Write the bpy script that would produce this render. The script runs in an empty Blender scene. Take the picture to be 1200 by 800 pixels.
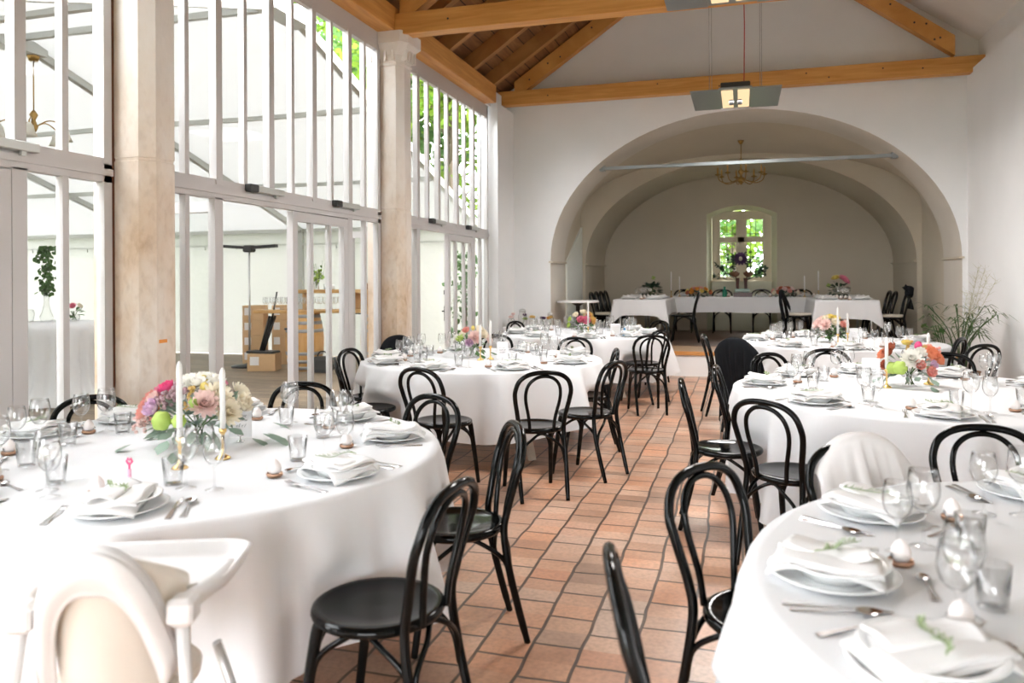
LAMP_W=26
import bpy, math, random
from mathutils import Matrix, Vector
R_=random.Random(7)
PI=math.pi
sc=bpy.context.scene
COL=sc.collection
def D(a): return math.radians(a)

# ------------------------------------------------------------------ mesh builder
class MB:
    def __init__(s): s.v=[]; s.f=[]; s.sm=[]
    def add(s,vs,fs,smooth=False,M=None):
        o=len(s.v)
        if M is not None: vs=[tuple(M@Vector(p)) for p in vs]
        s.v+= [tuple(p) for p in vs]
        for f in fs:
            s.f.append([i+o for i in f]); s.sm.append(smooth)
        return s
    def box(s,x0,x1,y0,y1,z0,z1,M=None,b=0):
        if b>0:
            b=min(b,(x1-x0)*.45,(y1-y0)*.45,(z1-z0)*.45)
            vs=[];
            for k,(z,i) in enumerate(((z0,b),(z0+b,0),(z1-b,0),(z1,b))):
                xa,xb,ya,yb=x0+i,x1-i,y0+i,y1-i
                c=b*.6 if i==0 else b*.3
                vs+=[(xa+c,ya,z),(xb-c,ya,z),(xb,ya+c,z),(xb,yb-c,z),(xb-c,yb,z),(xa+c,yb,z),(xa,yb-c,z),(xa,ya+c,z)]
            fs=[list(range(7,-1,-1)),list(range(24,32))]
            for k in range(3):
                for j in range(8):
                    a=k*8+j; d=k*8+(j+1)%8
                    fs.append([a,d,d+8,a+8])
            return s.add(vs,fs,False,M)
        vs=[(x0,y0,z0),(x1,y0,z0),(x1,y1,z0),(x0,y1,z0),(x0,y0,z1),(x1,y0,z1),(x1,y1,z1),(x0,y1,z1)]
        return s.add(vs,[(3,2,1,0),(4,5,6,7),(0,1,5,4),(1,2,6,5),(2,3,7,6),(3,0,4,7)],False,M)
    def beam(s,p,q,w,h,up=(0,0,1),M=None):
        p=Vector(p);q=Vector(q);d=(q-p).normalized();u=Vector(up);r=d.cross(u).normalized();u=r.cross(d).normalized()
        vs=[]
        for c in (p,q):
            for a,b in ((-1,-1),(1,-1),(1,1),(-1,1)): vs.append(c+r*(a*w/2)+u*(b*h/2))
        return s.add(vs,[(3,2,1,0),(4,5,6,7),(0,1,5,4),(1,2,6,5),(2,3,7,6),(3,0,4,7)],False,M)
    def tube(s,pts,r,n=8,closed=False,cap=True,M=None,flat=1.0):
        pts=[Vector(p) for p in pts]; m=len(pts)
        rs=r if isinstance(r,(list,tuple)) else [r]*m
        vs=[];fs=[]; prev=None
        for i,p in enumerate(pts):
            if closed: d=pts[(i+1)%m]-pts[i-1]
            else: d=pts[min(i+1,m-1)]-pts[max(i-1,0)]
            if d.length<1e-9: d=Vector((0,0,1))
            d.normalize()
            if prev is None:
                a=Vector((0,0,1)) if abs(d.z)<.9 else Vector((1,0,0))
                u=d.cross(a).normalized()
            else:
                u=prev-d*prev.dot(d)
                if u.length<1e-6: u=d.orthogonal()
                u.normalize()
            w=d.cross(u); prev=u
            for j in range(n):
                t=2*PI*j/n; vs.append(p+u*(math.cos(t)*rs[i])+w*(math.sin(t)*rs[i]*flat))
        for i in range(m if closed else m-1):
            for j in range(n):
                a=i*n+j;b=i*n+(j+1)%n;c=((i+1)%m)*n+(j+1)%n;d_=((i+1)%m)*n+j
                fs.append((a,b,c,d_))
        if cap and not closed:
            fs.append(tuple(range(n-1,-1,-1))); fs.append(tuple((m-1)*n+j for j in range(n)))
        return s.add(vs,fs,True,M)
    def lathe(s,prof,n=24,M=None,cap=True,smooth=True,c=(0,0),ry=1.0):
        vs=[];fs=[]
        for r,z in prof:
            for j in range(n):
                t=2*PI*j/n; vs.append((c[0]+r*math.cos(t),c[1]+r*ry*math.sin(t),z))
        m=len(prof)
        for i in range(m-1):
            for j in range(n):
                fs.append((i*n+j,i*n+(j+1)%n,(i+1)*n+(j+1)%n,(i+1)*n+j))
        if cap:
            if prof[0][0]>1e-5: fs.append(tuple(range(n-1,-1,-1)))
            if prof[-1][0]>1e-5: fs.append(tuple((m-1)*n+j for j in range(n)))
        return s.add(vs,fs,smooth,M)
    def grid(s,fn,nu,nv,M=None,smooth=True,wrap=False):
        vs=[fn(i/nu,j/nv) for j in range(nv+1) for i in range(nu+(0 if wrap else 1))]
        w=nu if wrap else nu+1; fs=[]
        for j in range(nv):
            for i in range(nu):
                a=j*w+i;b=j*w+(i+1)%w
                fs.append((a,b,b+w,a+w))
        return s.add(vs,fs,smooth,M)
    def slab(s,fn,nu,nv,th,M=None,smooth=True):
        """closed sheet: fn gives the upper surface, th the thickness downwards"""
        top=[Vector(fn(i/nu,j/nv)) for j in range(nv+1) for i in range(nu+1)]
        bot=[p-Vector((0,0,th)) for p in top]; n=len(top); w=nu+1
        fs=[]
        for j in range(nv):
            for i in range(nu):
                a=j*w+i; fs.append((a,a+1,a+1+w,a+w)); fs.append((n+a+w,n+a+1+w,n+a+1,n+a))
        ring=[i for i in range(w)]+[j*w+nu for j in range(1,nv+1)]+[nv*w+i for i in range(nu-1,-1,-1)]+[j*w for j in range(nv-1,0,-1)]
        for k in range(len(ring)):
            a=ring[k];b=ring[(k+1)%len(ring)]; fs.append((b,a,n+a,n+b))
        return s.add(top+bot,fs,smooth,M)
    def prism(s,poly,h0,h1,axis='z',M=None):
        n=len(poly)
        def P(a,b,h): return {'z':(a,b,h),'y':(a,h,b),'x':(h,a,b)}[axis]
        vs=[P(a,b,h0) for a,b in poly]+[P(a,b,h1) for a,b in poly]
        fs=[tuple(range(n-1,-1,-1)),tuple(range(n,2*n))]+[(i,(i+1)%n,n+(i+1)%n,n+i) for i in range(n)]
        return s.add(vs,fs,False,M)
    def sphere(s,c,r,n=12,m=8,sz=1.0,M=None):
        prof=[(max(r*math.sin(PI*i/m),1e-6),c[2]-r*sz*math.cos(PI*i/m)) for i in range(m+1)]
        return s.lathe(prof,n,M,False,True,(c[0],c[1]))
    def mesh(s,name,mat,auto=None):
        me=bpy.data.meshes.new(name); me.from_pydata(s.v,[],s.f)
        me.polygons.foreach_set('use_smooth',s.sm); me.validate(); me.update()
        if mat: me.materials.append(mat)
        return me
    def build(s,name,mat,parent=None,label=None):
        o=bpy.data.objects.new(name,s.mesh(name,mat)); COL.objects.link(o)
        if parent is not None: o.parent=parent
        if label: o['label']=label
        return o
def fixn(me):
    import bmesh
    b=bmesh.new(); b.from_mesh(me); bmesh.ops.recalc_face_normals(b,faces=b.faces); b.to_mesh(me); b.free()
def inst(name,me,parent=None,loc=(0,0,0),rz=0,scale=1):
    o=bpy.data.objects.new(name,me); COL.objects.link(o); o.location=loc; o.rotation_euler=(0,0,rz); o.scale=(scale,)*3
    if parent is not None: o.parent=parent
    return o
def empty(name,loc=(0,0,0),rz=0):
    o=bpy.data.objects.new(name,None); COL.objects.link(o); o.location=loc; o.rotation_euler=(0,0,rz); o.empty_display_size=.1; return o
def tag(o,label,cat,group=None):
    o['label']=label; o['category']=cat
    if group: o['group']=group
    return o
def struct(o,label=None):
    o['kind']='structure'
    if label: o['label']=label
    return o
def copy_tree(o,parent=None):
    c=o.copy(); COL.objects.link(c)
    if parent is not None: c.parent=parent
    for ch in list(o.children): copy_tree(ch,c)
    return c

# ------------------------------------------------------------------ materials
def nodes(name):
    m=bpy.data.materials.new(name); m.use_nodes=True; nt=m.node_tree; nt.nodes.clear()
    out=nt.nodes.new('ShaderNodeOutputMaterial'); return m,nt,out
def N(nt,t,**k):
    n=nt.nodes.new(t)
    for a,b in k.items():
        if a in n.inputs: n.inputs[a].default_value=b
        else: setattr(n,a,b)
    return n
def L(nt,a,b): nt.links.new(a,b)
def ramp(nt,fac,stops):
    r=nt.nodes.new('ShaderNodeValToRGB'); e=r.color_ramp.elements
    while len(e)<len(stops): e.new(.5)
    for i,(p,c) in enumerate(stops): e[i].position=p; e[i].color=(*c,1)
    L(nt,fac,r.inputs[0]); return r.outputs[0]
def coords(nt,scale=(1,1,1),kind='Object',rot=(0,0,0)):
    tc=N(nt,'ShaderNodeTexCoord'); mp=N(nt,'ShaderNodeMapping'); mp.inputs['Scale'].default_value=scale; mp.inputs['Rotation'].default_value=rot
    L(nt,tc.outputs[kind],mp.inputs['Vector']); return mp.outputs[0]
def mat(name,col,rough=.6,metal=0,spec=.5,vary=0,vscale=6,bump=0,bscale=60,stretch=(1,1,1),sheen=0,coat=0,trans=0):
    m,nt,out=nodes(name)
    p=N(nt,'ShaderNodeBsdfPrincipled'); p.inputs['Base Color'].default_value=(*col,1); p.inputs['Roughness'].default_value=rough
    p.inputs['Metallic'].default_value=metal; p.inputs['Specular IOR Level'].default_value=spec; p.inputs['Coat Weight'].default_value=coat
    p.inputs['Sheen Weight'].default_value=sheen
    if vary>0:
        nz=N(nt,'ShaderNodeTexNoise',Scale=vscale,Detail=4); L(nt,coords(nt,stretch),nz.inputs['Vector'])
        lo=tuple(max(0,c*(1-vary)) for c in col); hi=tuple(min(1,c*(1+vary)) for c in col)
        L(nt,ramp(nt,nz.outputs[0],[(.3,lo),(.7,hi)]),p.inputs['Base Color'])
    if bump>0:
        nb=N(nt,'ShaderNodeTexNoise',Scale=bscale,Detail=3); L(nt,coords(nt,stretch),nb.inputs['Vector'])
        b=N(nt,'ShaderNodeBump',Strength=bump,Distance=.01); L(nt,nb.outputs[0],b.inputs['Height']); L(nt,b.outputs[0],p.inputs['Normal'])
    sh=p.outputs[0]
    if trans>0:
        t=N(nt,'ShaderNodeBsdfTranslucent'); t.inputs[0].default_value=(*col,1); mx=N(nt,'ShaderNodeMixShader'); mx.inputs[0].default_value=trans
        L(nt,sh,mx.inputs[1]); L(nt,t.outputs[0],mx.inputs[2]); sh=mx.outputs[0]
    L(nt,sh,out.inputs[0]); return m
def wood(name,a,b,stretch,rough=.5,scale=1.0,plank=None,spec=.4):
    m,nt,out=nodes(name); p=N(nt,'ShaderNodeBsdfPrincipled',Roughness=rough); p.inputs['Specular IOR Level'].default_value=spec
    v=coords(nt,stretch)
    n1=N(nt,'ShaderNodeTexNoise',Scale=7*scale,Detail=6,Distortion=.6); L(nt,v,n1.inputs['Vector'])
    col=ramp(nt,n1.outputs[0],[(.3,b),(.5,tuple((x+y)/2 for x,y in zip(a,b))),(.7,a)])
    # knots
    vo=N(nt,'ShaderNodeTexVoronoi',Scale=1.3*scale); L(nt,coords(nt,tuple(x**.55 for x in stretch)),vo.inputs['Vector'])
    kn=N(nt,'ShaderNodeMapRange'); kn.inputs[1].default_value=.02; kn.inputs[2].default_value=.05; L(nt,vo.outputs['Distance'],kn.inputs[0])
    mx=N(nt,'ShaderNodeMix',data_type='RGBA'); L(nt,kn.outputs[0],mx.inputs[0]); mx.inputs[6].default_value=(*tuple(x*.35 for x in b),1); L(nt,col,mx.inputs[7])
    col=mx.outputs[2]
    if plank:
        br=N(nt,'ShaderNodeTexBrick'); br.offset=.37
        br.inputs['Color1'].default_value=(1,1,1,1); br.inputs['Color2'].default_value=(.72,.72,.72,1); br.inputs['Mortar'].default_value=(.12,.1,.08,1)
        br.inputs['Scale'].default_value=1; br.inputs['Mortar Size'].default_value=plank[2]; br.inputs['Brick Width'].default_value=plank[0]; br.inputs['Row Height'].default_value=plank[1]
        L(nt,coords(nt,rot=plank[3]),br.inputs['Vector'])
        m2=N(nt,'ShaderNodeMix',data_type='RGBA',blend_type='MULTIPLY'); m2.inputs[0].default_value=1; L(nt,col,m2.inputs[6]); L(nt,br.outputs[0],m2.inputs[7]); col=m2.outputs[2]
    L(nt,col,p.inputs['Base Color']); L(nt,p.outputs[0],out.inputs[0]); return m
def glassy(name,tint,edge,fac,rough=.0):
    """thin clear glass: looks through face-on, mirrors and greys towards its rim"""
    m,nt,out=nodes(name)
    lw=N(nt,'ShaderNodeLayerWeight',Blend=.5)
    tr=N(nt,'ShaderNodeBsdfTransparent'); L(nt,ramp(nt,lw.outputs['Facing'],[(.55,tint),(.98,edge)]),tr.inputs[0])
    gl=N(nt,'ShaderNodeBsdfGlossy',Roughness=rough)
    pw=N(nt,'ShaderNodeMath',operation='POWER'); pw.inputs[1].default_value=4; L(nt,lw.outputs['Facing'],pw.inputs[0])
    mu=N(nt,'ShaderNodeMath',operation='MULTIPLY_ADD'); mu.inputs[1].default_value=.6*fac; mu.inputs[2].default_value=.035*fac; L(nt,pw.outputs[0],mu.inputs[0])
    mx=N(nt,'ShaderNodeMixShader'); L(nt,mu.outputs[0],mx.inputs[0]); L(nt,tr.outputs[0],mx.inputs[1]); L(nt,gl.outputs[0],mx.inputs[2]); L(nt,mx.outputs[0],out.inputs[0]); return m
def fabric(name,col,tr,rough=.9,bump=0):
    m,nt,out=nodes(name)
    d=N(nt,'ShaderNodeBsdfDiffuse'); d.inputs[0].default_value=(*col,1); t=N(nt,'ShaderNodeBsdfTranslucent'); t.inputs[0].default_value=(*col,1)
    mx=N(nt,'ShaderNodeMixShader'); mx.inputs[0].default_value=tr; L(nt,d.outputs[0],mx.inputs[1]); L(nt,t.outputs[0],mx.inputs[2]); L(nt,mx.outputs[0],out.inputs[0])
    if bump:
        nb=N(nt,'ShaderNodeTexNoise',Scale=6,Detail=2); L(nt,coords(nt),nb.inputs['Vector'])
        b=N(nt,'ShaderNodeBump',Strength=bump,Distance=.05); L(nt,nb.outputs[0],b.inputs['Height']); L(nt,b.outputs[0],d.inputs['Normal'])
    return m
def brickfloor():
    m,nt,out=nodes('brick_paving'); p=N(nt,'ShaderNodeBsdfPrincipled'); p.inputs['Specular IOR Level'].default_value=.8; p.inputs['Coat Weight'].default_value=.25; p.inputs['Coat Roughness'].default_value=.3
    v=coords(nt,rot=(0,0,D(90)))
    nd=N(nt,'ShaderNodeTexNoise',Scale=2.2,Detail=2); L(nt,v,nd.inputs['Vector'])
    sub=N(nt,'ShaderNodeVectorMath',operation='SUBTRACT'); L(nt,nd.outputs['Color'],sub.inputs[0]); sub.inputs[1].default_value=(.5,.5,.5)
    scl=N(nt,'ShaderNodeVectorMath',operation='SCALE'); scl.inputs[3].default_value=.05; L(nt,sub.outputs[0],scl.inputs[0])
    ad=N(nt,'ShaderNodeVectorMath',operation='ADD'); L(nt,v,ad.inputs[0]); L(nt,scl.outputs[0],ad.inputs[1])
    def brick(c1,c2,mo,ms):
        b=N(nt,'ShaderNodeTexBrick'); b.offset=.5; b.offset_frequency=2
        b.inputs['Color1'].default_value=(*c1,1); b.inputs['Color2'].default_value=(*c2,1); b.inputs['Mortar'].default_value=(*mo,1)
        b.inputs['Scale'].default_value=1; b.inputs['Mortar Size'].default_value=ms; b.inputs['Mortar Smooth'].default_value=.35; b.inputs['Bias'].default_value=-.1
        b.inputs['Brick Width'].default_value=.265; b.inputs['Row Height'].default_value=.205; L(nt,ad.outputs[0],b.inputs['Vector']); return b
    b=brick((.57,.31,.19),(.49,.335,.25),(.085,.05,.03),.0085)
    n2=N(nt,'ShaderNodeTexNoise',Scale=2.1,Detail=5); L(nt,v,n2.inputs['Vector'])
    tone=ramp(nt,n2.outputs[0],[(.28,(.66,.60,.54)),(.45,(.95,.95,.95)),(.6,(1.12,1.16,1.2)),(.75,(1.0,.84,.72))])
    m1=N(nt,'ShaderNodeMix',data_type='RGBA',blend_type='MULTIPLY'); m1.inputs[0].default_value=1; L(nt,b.outputs[0],m1.inputs[6]); L(nt,tone,m1.inputs[7])
    n3=N(nt,'ShaderNodeTexNoise',Scale=45,Detail=5); L(nt,v,n3.inputs['Vector'])
    g=ramp(nt,n3.outputs[0],[(.35,(.62,.6,.56)),(.6,(1,1,1))])
    m2=N(nt,'ShaderNodeMix',data_type='RGBA',blend_type='MULTIPLY'); m2.inputs[0].default_value=.55; L(nt,m1.outputs[2],m2.inputs[6]); L(nt,g,m2.inputs[7])
    # every brick its own tone: a random value from its row and column
    sx=N(nt,'ShaderNodeSeparateXYZ'); L(nt,ad.outputs[0],sx.inputs[0])
    def mth(op,a,b=None):
        n=N(nt,'ShaderNodeMath',operation=op)
        for i,q in enumerate((a,b)):
            if q is None: continue
            if isinstance(q,(int,float)): n.inputs[i].default_value=q
            else: L(nt,q,n.inputs[i])
        return n.outputs[0]
    row=mth('FLOOR',mth('DIVIDE',sx.outputs[1],.205)); odd=mth('FLOORED_MODULO',row,2.0)
    col=mth('FLOOR',mth('DIVIDE',mth('ADD',sx.outputs[0],mth('MULTIPLY',odd,.1325)),.265))
    cx=N(nt,'ShaderNodeCombineXYZ'); L(nt,row,cx.inputs[0]); L(nt,col,cx.inputs[1]); wn=N(nt,'ShaderNodeTexWhiteNoise',noise_dimensions='2D'); L(nt,cx.outputs[0],wn.inputs['Vector'])
    tone2=ramp(nt,wn.outputs['Value'],[(0,(.62,.56,.50)),(.18,(.86,.80,.74)),(.45,(1.0,.96,.92)),(.62,(1.12,.98,.86)),(.8,(1.10,1.22,1.30)),(1,(.92,.74,.62))])
    m3=N(nt,'ShaderNodeMix',data_type='RGBA',blend_type='MULTIPLY'); m3.inputs[0].default_value=1; L(nt,m2.outputs[2],m3.inputs[6]); L(nt,tone2,m3.inputs[7])
    m2=m3
    L(nt,m2.outputs[2],p.inputs['Base Color'])
    rr=N(nt,'ShaderNodeMapRange'); rr.inputs[3].default_value=.28; rr.inputs[4].default_value=.5; L(nt,n3.outputs[0],rr.inputs[0]); L(nt,rr.outputs[0],p.inputs['Roughness'])
    inv=N(nt,'ShaderNodeMath',operation='SUBTRACT'); inv.inputs[0].default_value=1; L(nt,b.outputs['Fac'],inv.inputs[1])
    n4=N(nt,'ShaderNodeTexNoise',Scale=14,Detail=6); L(nt,v,n4.inputs['Vector'])
    ms=N(nt,'ShaderNodeMath',operation='MULTIPLY_ADD'); L(nt,n4.outputs[0],ms.inputs[0]); ms.inputs[1].default_value=.35; L(nt,inv.outputs[0],ms.inputs[2])
    bp=N(nt,'ShaderNodeBump',Strength=.6,Distance=.012); L(nt,ms.outputs[0],bp.inputs['Height']); L(nt,bp.outputs[0],p.inputs['Normal'])
    L(nt,p.outputs[0],out.inputs[0]); return m
def plaster_column():
    m,nt,out=nodes('weathered_stone'); p=N(nt,'ShaderNodeBsdfPrincipled',Roughness=.9)
    v=coords(nt,(1,1,.55)); n1=N(nt,'ShaderNodeTexNoise',Scale=2.6,Detail=8,Roughness=.65); L(nt,v,n1.inputs['Vector'])
    c=ramp(nt,n1.outputs[0],[(.30,(.46,.31,.19)),(.42,(.64,.49,.35)),(.55,(.70,.59,.48)),(.7,(.76,.70,.63))])
    n2=N(nt,'ShaderNodeTexNoise',Scale=22,Detail=6); L(nt,v,n2.inputs['Vector'])
    mm=N(nt,'ShaderNodeMix',data_type='RGBA',blend_type='MULTIPLY'); mm.inputs[0].default_value=.5; L(nt,c,mm.inputs[6]); L(nt,ramp(nt,n2.outputs[0],[(.3,(.7,.62,.55)),(.5,(1,1,1))]),mm.inputs[7])
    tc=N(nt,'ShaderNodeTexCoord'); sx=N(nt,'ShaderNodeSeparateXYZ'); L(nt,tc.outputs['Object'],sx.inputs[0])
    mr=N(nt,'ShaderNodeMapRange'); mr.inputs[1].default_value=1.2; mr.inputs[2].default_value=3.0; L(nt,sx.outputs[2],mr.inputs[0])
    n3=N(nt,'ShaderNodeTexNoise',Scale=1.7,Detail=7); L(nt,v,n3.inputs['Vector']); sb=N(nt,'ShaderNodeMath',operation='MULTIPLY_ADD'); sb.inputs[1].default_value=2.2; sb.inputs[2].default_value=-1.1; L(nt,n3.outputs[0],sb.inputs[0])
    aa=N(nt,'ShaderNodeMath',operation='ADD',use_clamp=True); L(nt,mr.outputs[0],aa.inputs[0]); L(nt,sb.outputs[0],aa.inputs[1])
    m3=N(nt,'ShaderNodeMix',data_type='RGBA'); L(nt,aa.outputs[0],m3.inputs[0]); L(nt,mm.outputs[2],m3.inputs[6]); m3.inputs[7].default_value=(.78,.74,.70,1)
    L(nt,m3.outputs[2],p.inputs['Base Color'])
    b=N(nt,'ShaderNodeBump',Strength=.35,Distance=.01); L(nt,n2.outputs[0],b.inputs['Height']); L(nt,b.outputs[0],p.inputs['Normal'])
    L(nt,p.outputs[0],out.inputs[0]); return m
def emis(name,col,s):
    m,nt,out=nodes(name); e=N(nt,'ShaderNodeEmission',Strength=s); e.inputs[0].default_value=(*col,1); L(nt,e.outputs[0],out.inputs[0]); return m

M={}
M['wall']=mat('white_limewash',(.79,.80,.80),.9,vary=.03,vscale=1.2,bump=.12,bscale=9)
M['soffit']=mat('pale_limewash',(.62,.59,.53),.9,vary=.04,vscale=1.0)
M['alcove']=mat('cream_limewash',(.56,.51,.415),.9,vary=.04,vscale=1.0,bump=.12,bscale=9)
M['ceilplaster']=mat('plaster_ceiling',(.70,.69,.66),.9,vary=.04,vscale=1.5)
M['litpanel']=mat('pale_green_lit_wall',(.72,.75,.70),.55)  # paler green tone stands for side light falling on the vault bay wall
M['brick']=brickfloor()
M['glulam_x']=wood('glulam_along_room_width',(.70,.355,.105),(.54,.24,.055),(.22,3,3),.5)
M['glulam_y']=wood('glulam_along_room_length',(.70,.355,.105),(.54,.24,.055),(3,.22,3),.5)
M['glulam_s']=wood('glulam_sloping',(.66,.33,.095),(.50,.215,.05),(.4,3,.4),.5)
M['boards']=wood('stained_roof_boards',(.30,.135,.045),(.17,.07,.022),(2.5,.25,2.5),.6,plank=(3.0,.16,.006,(0,0,D(90))))
M['rafterwood']=wood('brown_rafter_wood',(.40,.19,.06),(.26,.11,.03),(.4,3,.4),.55)
M['stagewood']=wood('dark_stage_floor',(.16,.085,.045),(.09,.05,.028),(.3,3,3),.45,plank=(2.4,.14,.004,(0,0,0)))
M['stageedge']=wood('orange_oak_strip',(.62,.30,.09),(.48,.20,.05),(.25,3,3),.4)
M['stagefront']=wood('tan_stage_planks',(.46,.31,.19),(.36,.23,.13),(.25,3,3),.5)
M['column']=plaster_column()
M['frame']=mat('grey_white_frame',(.55,.53,.525),.45)
M['rubber']=mat('black_plastic',(.02,.02,.02),.45)
M['motor']=mat('grey_aluminium',(.50,.51,.49),.4,metal=.4)
M['rust']=mat('brown_gap_filler',(.13,.045,.02),.8)
M['pane']=glassy('window_glass',(.985,.99,.985),(.93,.95,.93),.30)
M['glass']=glassy('clear_drinking_glass',(.988,.99,.99),(.60,.62,.63),2.2,.02)
M['wine']=mat('amber_wine',(.55,.30,.10),.1,trans=.5)
M['lacquer']=mat('black_lacquered_beech',(.003,.0035,.0035),.11,spec=.2)
M['cloth']=fabric('white_linen',(.80,.81,.825),.12)
M['napkin']=fabric('white_napkin',(.84,.835,.83),.15)
M['shawl']=fabric('white_knit',(.82,.80,.79),.15)
M['coat']=mat('black_wool',(.008,.009,.011),.95,spec=.15,sheen=.0)
M['china']=mat('white_china',(.80,.815,.815),.18,spec=.5)
M['steel']=mat('cutlery_steel',(.62,.61,.61),.18,metal=1)
M['copper']=mat('copper_dish',(.45,.27,.18),.28,metal=.9)
M['egg']=mat('white_sugar_egg',(.84,.79,.77),.5)
M['brass']=mat('polished_brass',(.80,.55,.22),.25,metal=1)
M['oldbrass']=mat('aged_brass',(.36,.23,.08),.35,metal=1)
M['candle']=mat('white_wax',(.86,.85,.83),.4,trans=.2)
M['card']=mat('white_card',(.85,.845,.86),.7)
M['ink']=mat('grey_ink',(.10,.10,.11),.7)
M['tablewood']=mat('pale_table_wood',(.60,.53,.44),.55,vary=.08,vscale=8)
M['metalleg']=mat('chrome_table_leg',(.55,.57,.56),.3,metal=.8)
M['plastic']=mat('white_high_chair_plastic',(.80,.79,.785),.35,trans=.18)
M['plasticshade']=mat('shaded_high_chair_shell',(.78,.73,.66),.4,trans=.3)  # white plastic with the hollow's shading put into a creamier colour
M['greymetal']=mat('grey_tube',(.55,.55,.55),.35,metal=.7)
M['tent']=fabric('white_tent_canvas',(.56,.565,.555),.10)
M['tentwall']=fabric('white_tent_wall',(.60,.595,.575),.24,bump=.25)
M['tentpole']=mat('grey_tent_aluminium',(.50,.51,.48),.45,metal=.3)
M['deck']=wood('grey_brown_deck',(.27,.205,.14),(.18,.13,.085),(.3,3,3),.6,plank=(3.2,.14,.005,(0,0,0)))
M['cask']=wood('oak_barrel',(.68,.40,.15),(.55,.29,.09),(3,3,.3),.45)
M['hoop']=mat('galvanised_hoop',(.34,.34,.33),.45,metal=.6)
M['pine']=wood('rough_pine_plank',(.66,.42,.18),(.50,.28,.10),(.3,3,3),.6)
M['cardbox']=mat('brown_cardboard',(.60,.40,.22),.85,vary=.05)
M['label']=mat('white_sticker',(.8,.79,.77),.6)
M['mirror']=mat('grey_mirror',(.30,.335,.345),.35,metal=.7)
M['wire']=mat('thin_steel_wire',(.35,.35,.35),.4,metal=.6)
M['redcord']=mat('red_cable',(.45,.03,.03),.5)
M['lampglow']=emis('warm_lamp_tube',(1.0,.70,.40),.26)
M['tulip']=mat('frosted_lamp_glass',(.84,.82,.76),.4,trans=.4)
M['steelbar']=mat('galvanised_tie_bar',(.34,.38,.40),.35,metal=.7)
M['leaf']=mat('green_leaf',(.075,.16,.045),.5,trans=.25)
M['euca']=mat('eucalyptus_leaf',(.25,.34,.27),.55,trans=.25)
M['darkleaf']=mat('dark_leaf',(.02,.055,.03),.5,trans=.15)
M['palm']=mat('papyrus_leaf',(.07,.13,.04),.55,trans=.2)
M['straw']=mat('straw_grass',(.45,.43,.25),.8,trans=.3)
M['rosemary']=mat('rosemary_green',(.26,.34,.18),.6)
M['burgundy']=mat('burgundy_leaf',(.14,.04,.06),.5)
M['pot']=mat('brown_basket',(.26,.14,.07),.8,vary=.3,vscale=40)
def treeleaf(name,a,b):
    m,nt,out=nodes(name); n=N(nt,'ShaderNodeTexNoise',Scale=.9,Detail=4); L(nt,coords(nt),n.inputs['Vector']); c=ramp(nt,n.outputs[0],[(.35,a),(.65,b)])
    d=N(nt,'ShaderNodeBsdfDiffuse'); t=N(nt,'ShaderNodeBsdfTranslucent'); L(nt,c,d.inputs[0]); L(nt,c,t.inputs[0]); mx=N(nt,'ShaderNodeMixShader'); mx.inputs[0].default_value=.5
    L(nt,d.outputs[0],mx.inputs[1]); L(nt,t.outputs[0],mx.inputs[2]); L(nt,mx.outputs[0],out.inputs[0]); return m
M['tree_a']=treeleaf('bright_tree_leaves',(.06,.14,.02),(.24,.34,.05))
M['tree_b']=treeleaf('cool_tree_leaves',(.04,.11,.03),(.15,.26,.09))
M['bark']=mat('tree_bark',(.16,.12,.09),.9,bump=.4,bscale=14)
M['lawn']=mat('garden_lawn',(.10,.13,.05),.95,vary=.3,vscale=3)
M['mintdish']=mat('mint_green_dish',(.30,.42,.38),.4)
M['bottle']=mat('green_bottle_glass',(.02,.24,.14),.15,trans=.3)
M['darkvase']=mat('dark_red_vase',(.06,.018,.012),.3)
M['fruit']=mat('dark_plum_fruit',(.10,.02,.02),.4)
M['cream']=mat('cream_seat_pad',(.62,.58,.50),.9)
FL={'white':(.86,.85,.80),'cream':(.86,.80,.66),'blush':(.85,.66,.62),'pink':(.82,.30,.42),'hotpink':(.80,.10,.28),'salmon':(.82,.40,.34),'coral':(.80,.30,.16),
    'rust':(.45,.13,.07),'yellow':(.85,.72,.22),'gold':(.75,.52,.18),'lime':(.50,.66,.16),'green':(.35,.50,.12),'mauve':(.50,.34,.38),'lilac':(.72,.52,.68),'orange':(.80,.35,.06),'purple':(.12,.06,.16)}
FL['protea']=(.26,.13,.08)
for k,c in FL.items(): M['fl_'+k]=mat(k+'_petals',c,.6,trans=.3)
# ------------------------------------------------------------------ the setting
A=3.70; BACK=12.07; RW=3.01; REAR=-3.0; PAN=.0905*A; BAY=3.67
def roofz(x): return min(6.97+.675*x,6.95-.70*x)
XR=-.02/1.375          # ridge
struct(MB().box(-3.78,RW+.1,REAR,BACK,-.1,0).build('floor',M['brick']))
struct(MB().box(RW,RW+.5,REAR,BACK+.1,0,4.30).box(RW+.15,RW+.5,REAR,BACK+.1,4.30,4.80).build('wall_right',M['wall']))
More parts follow.
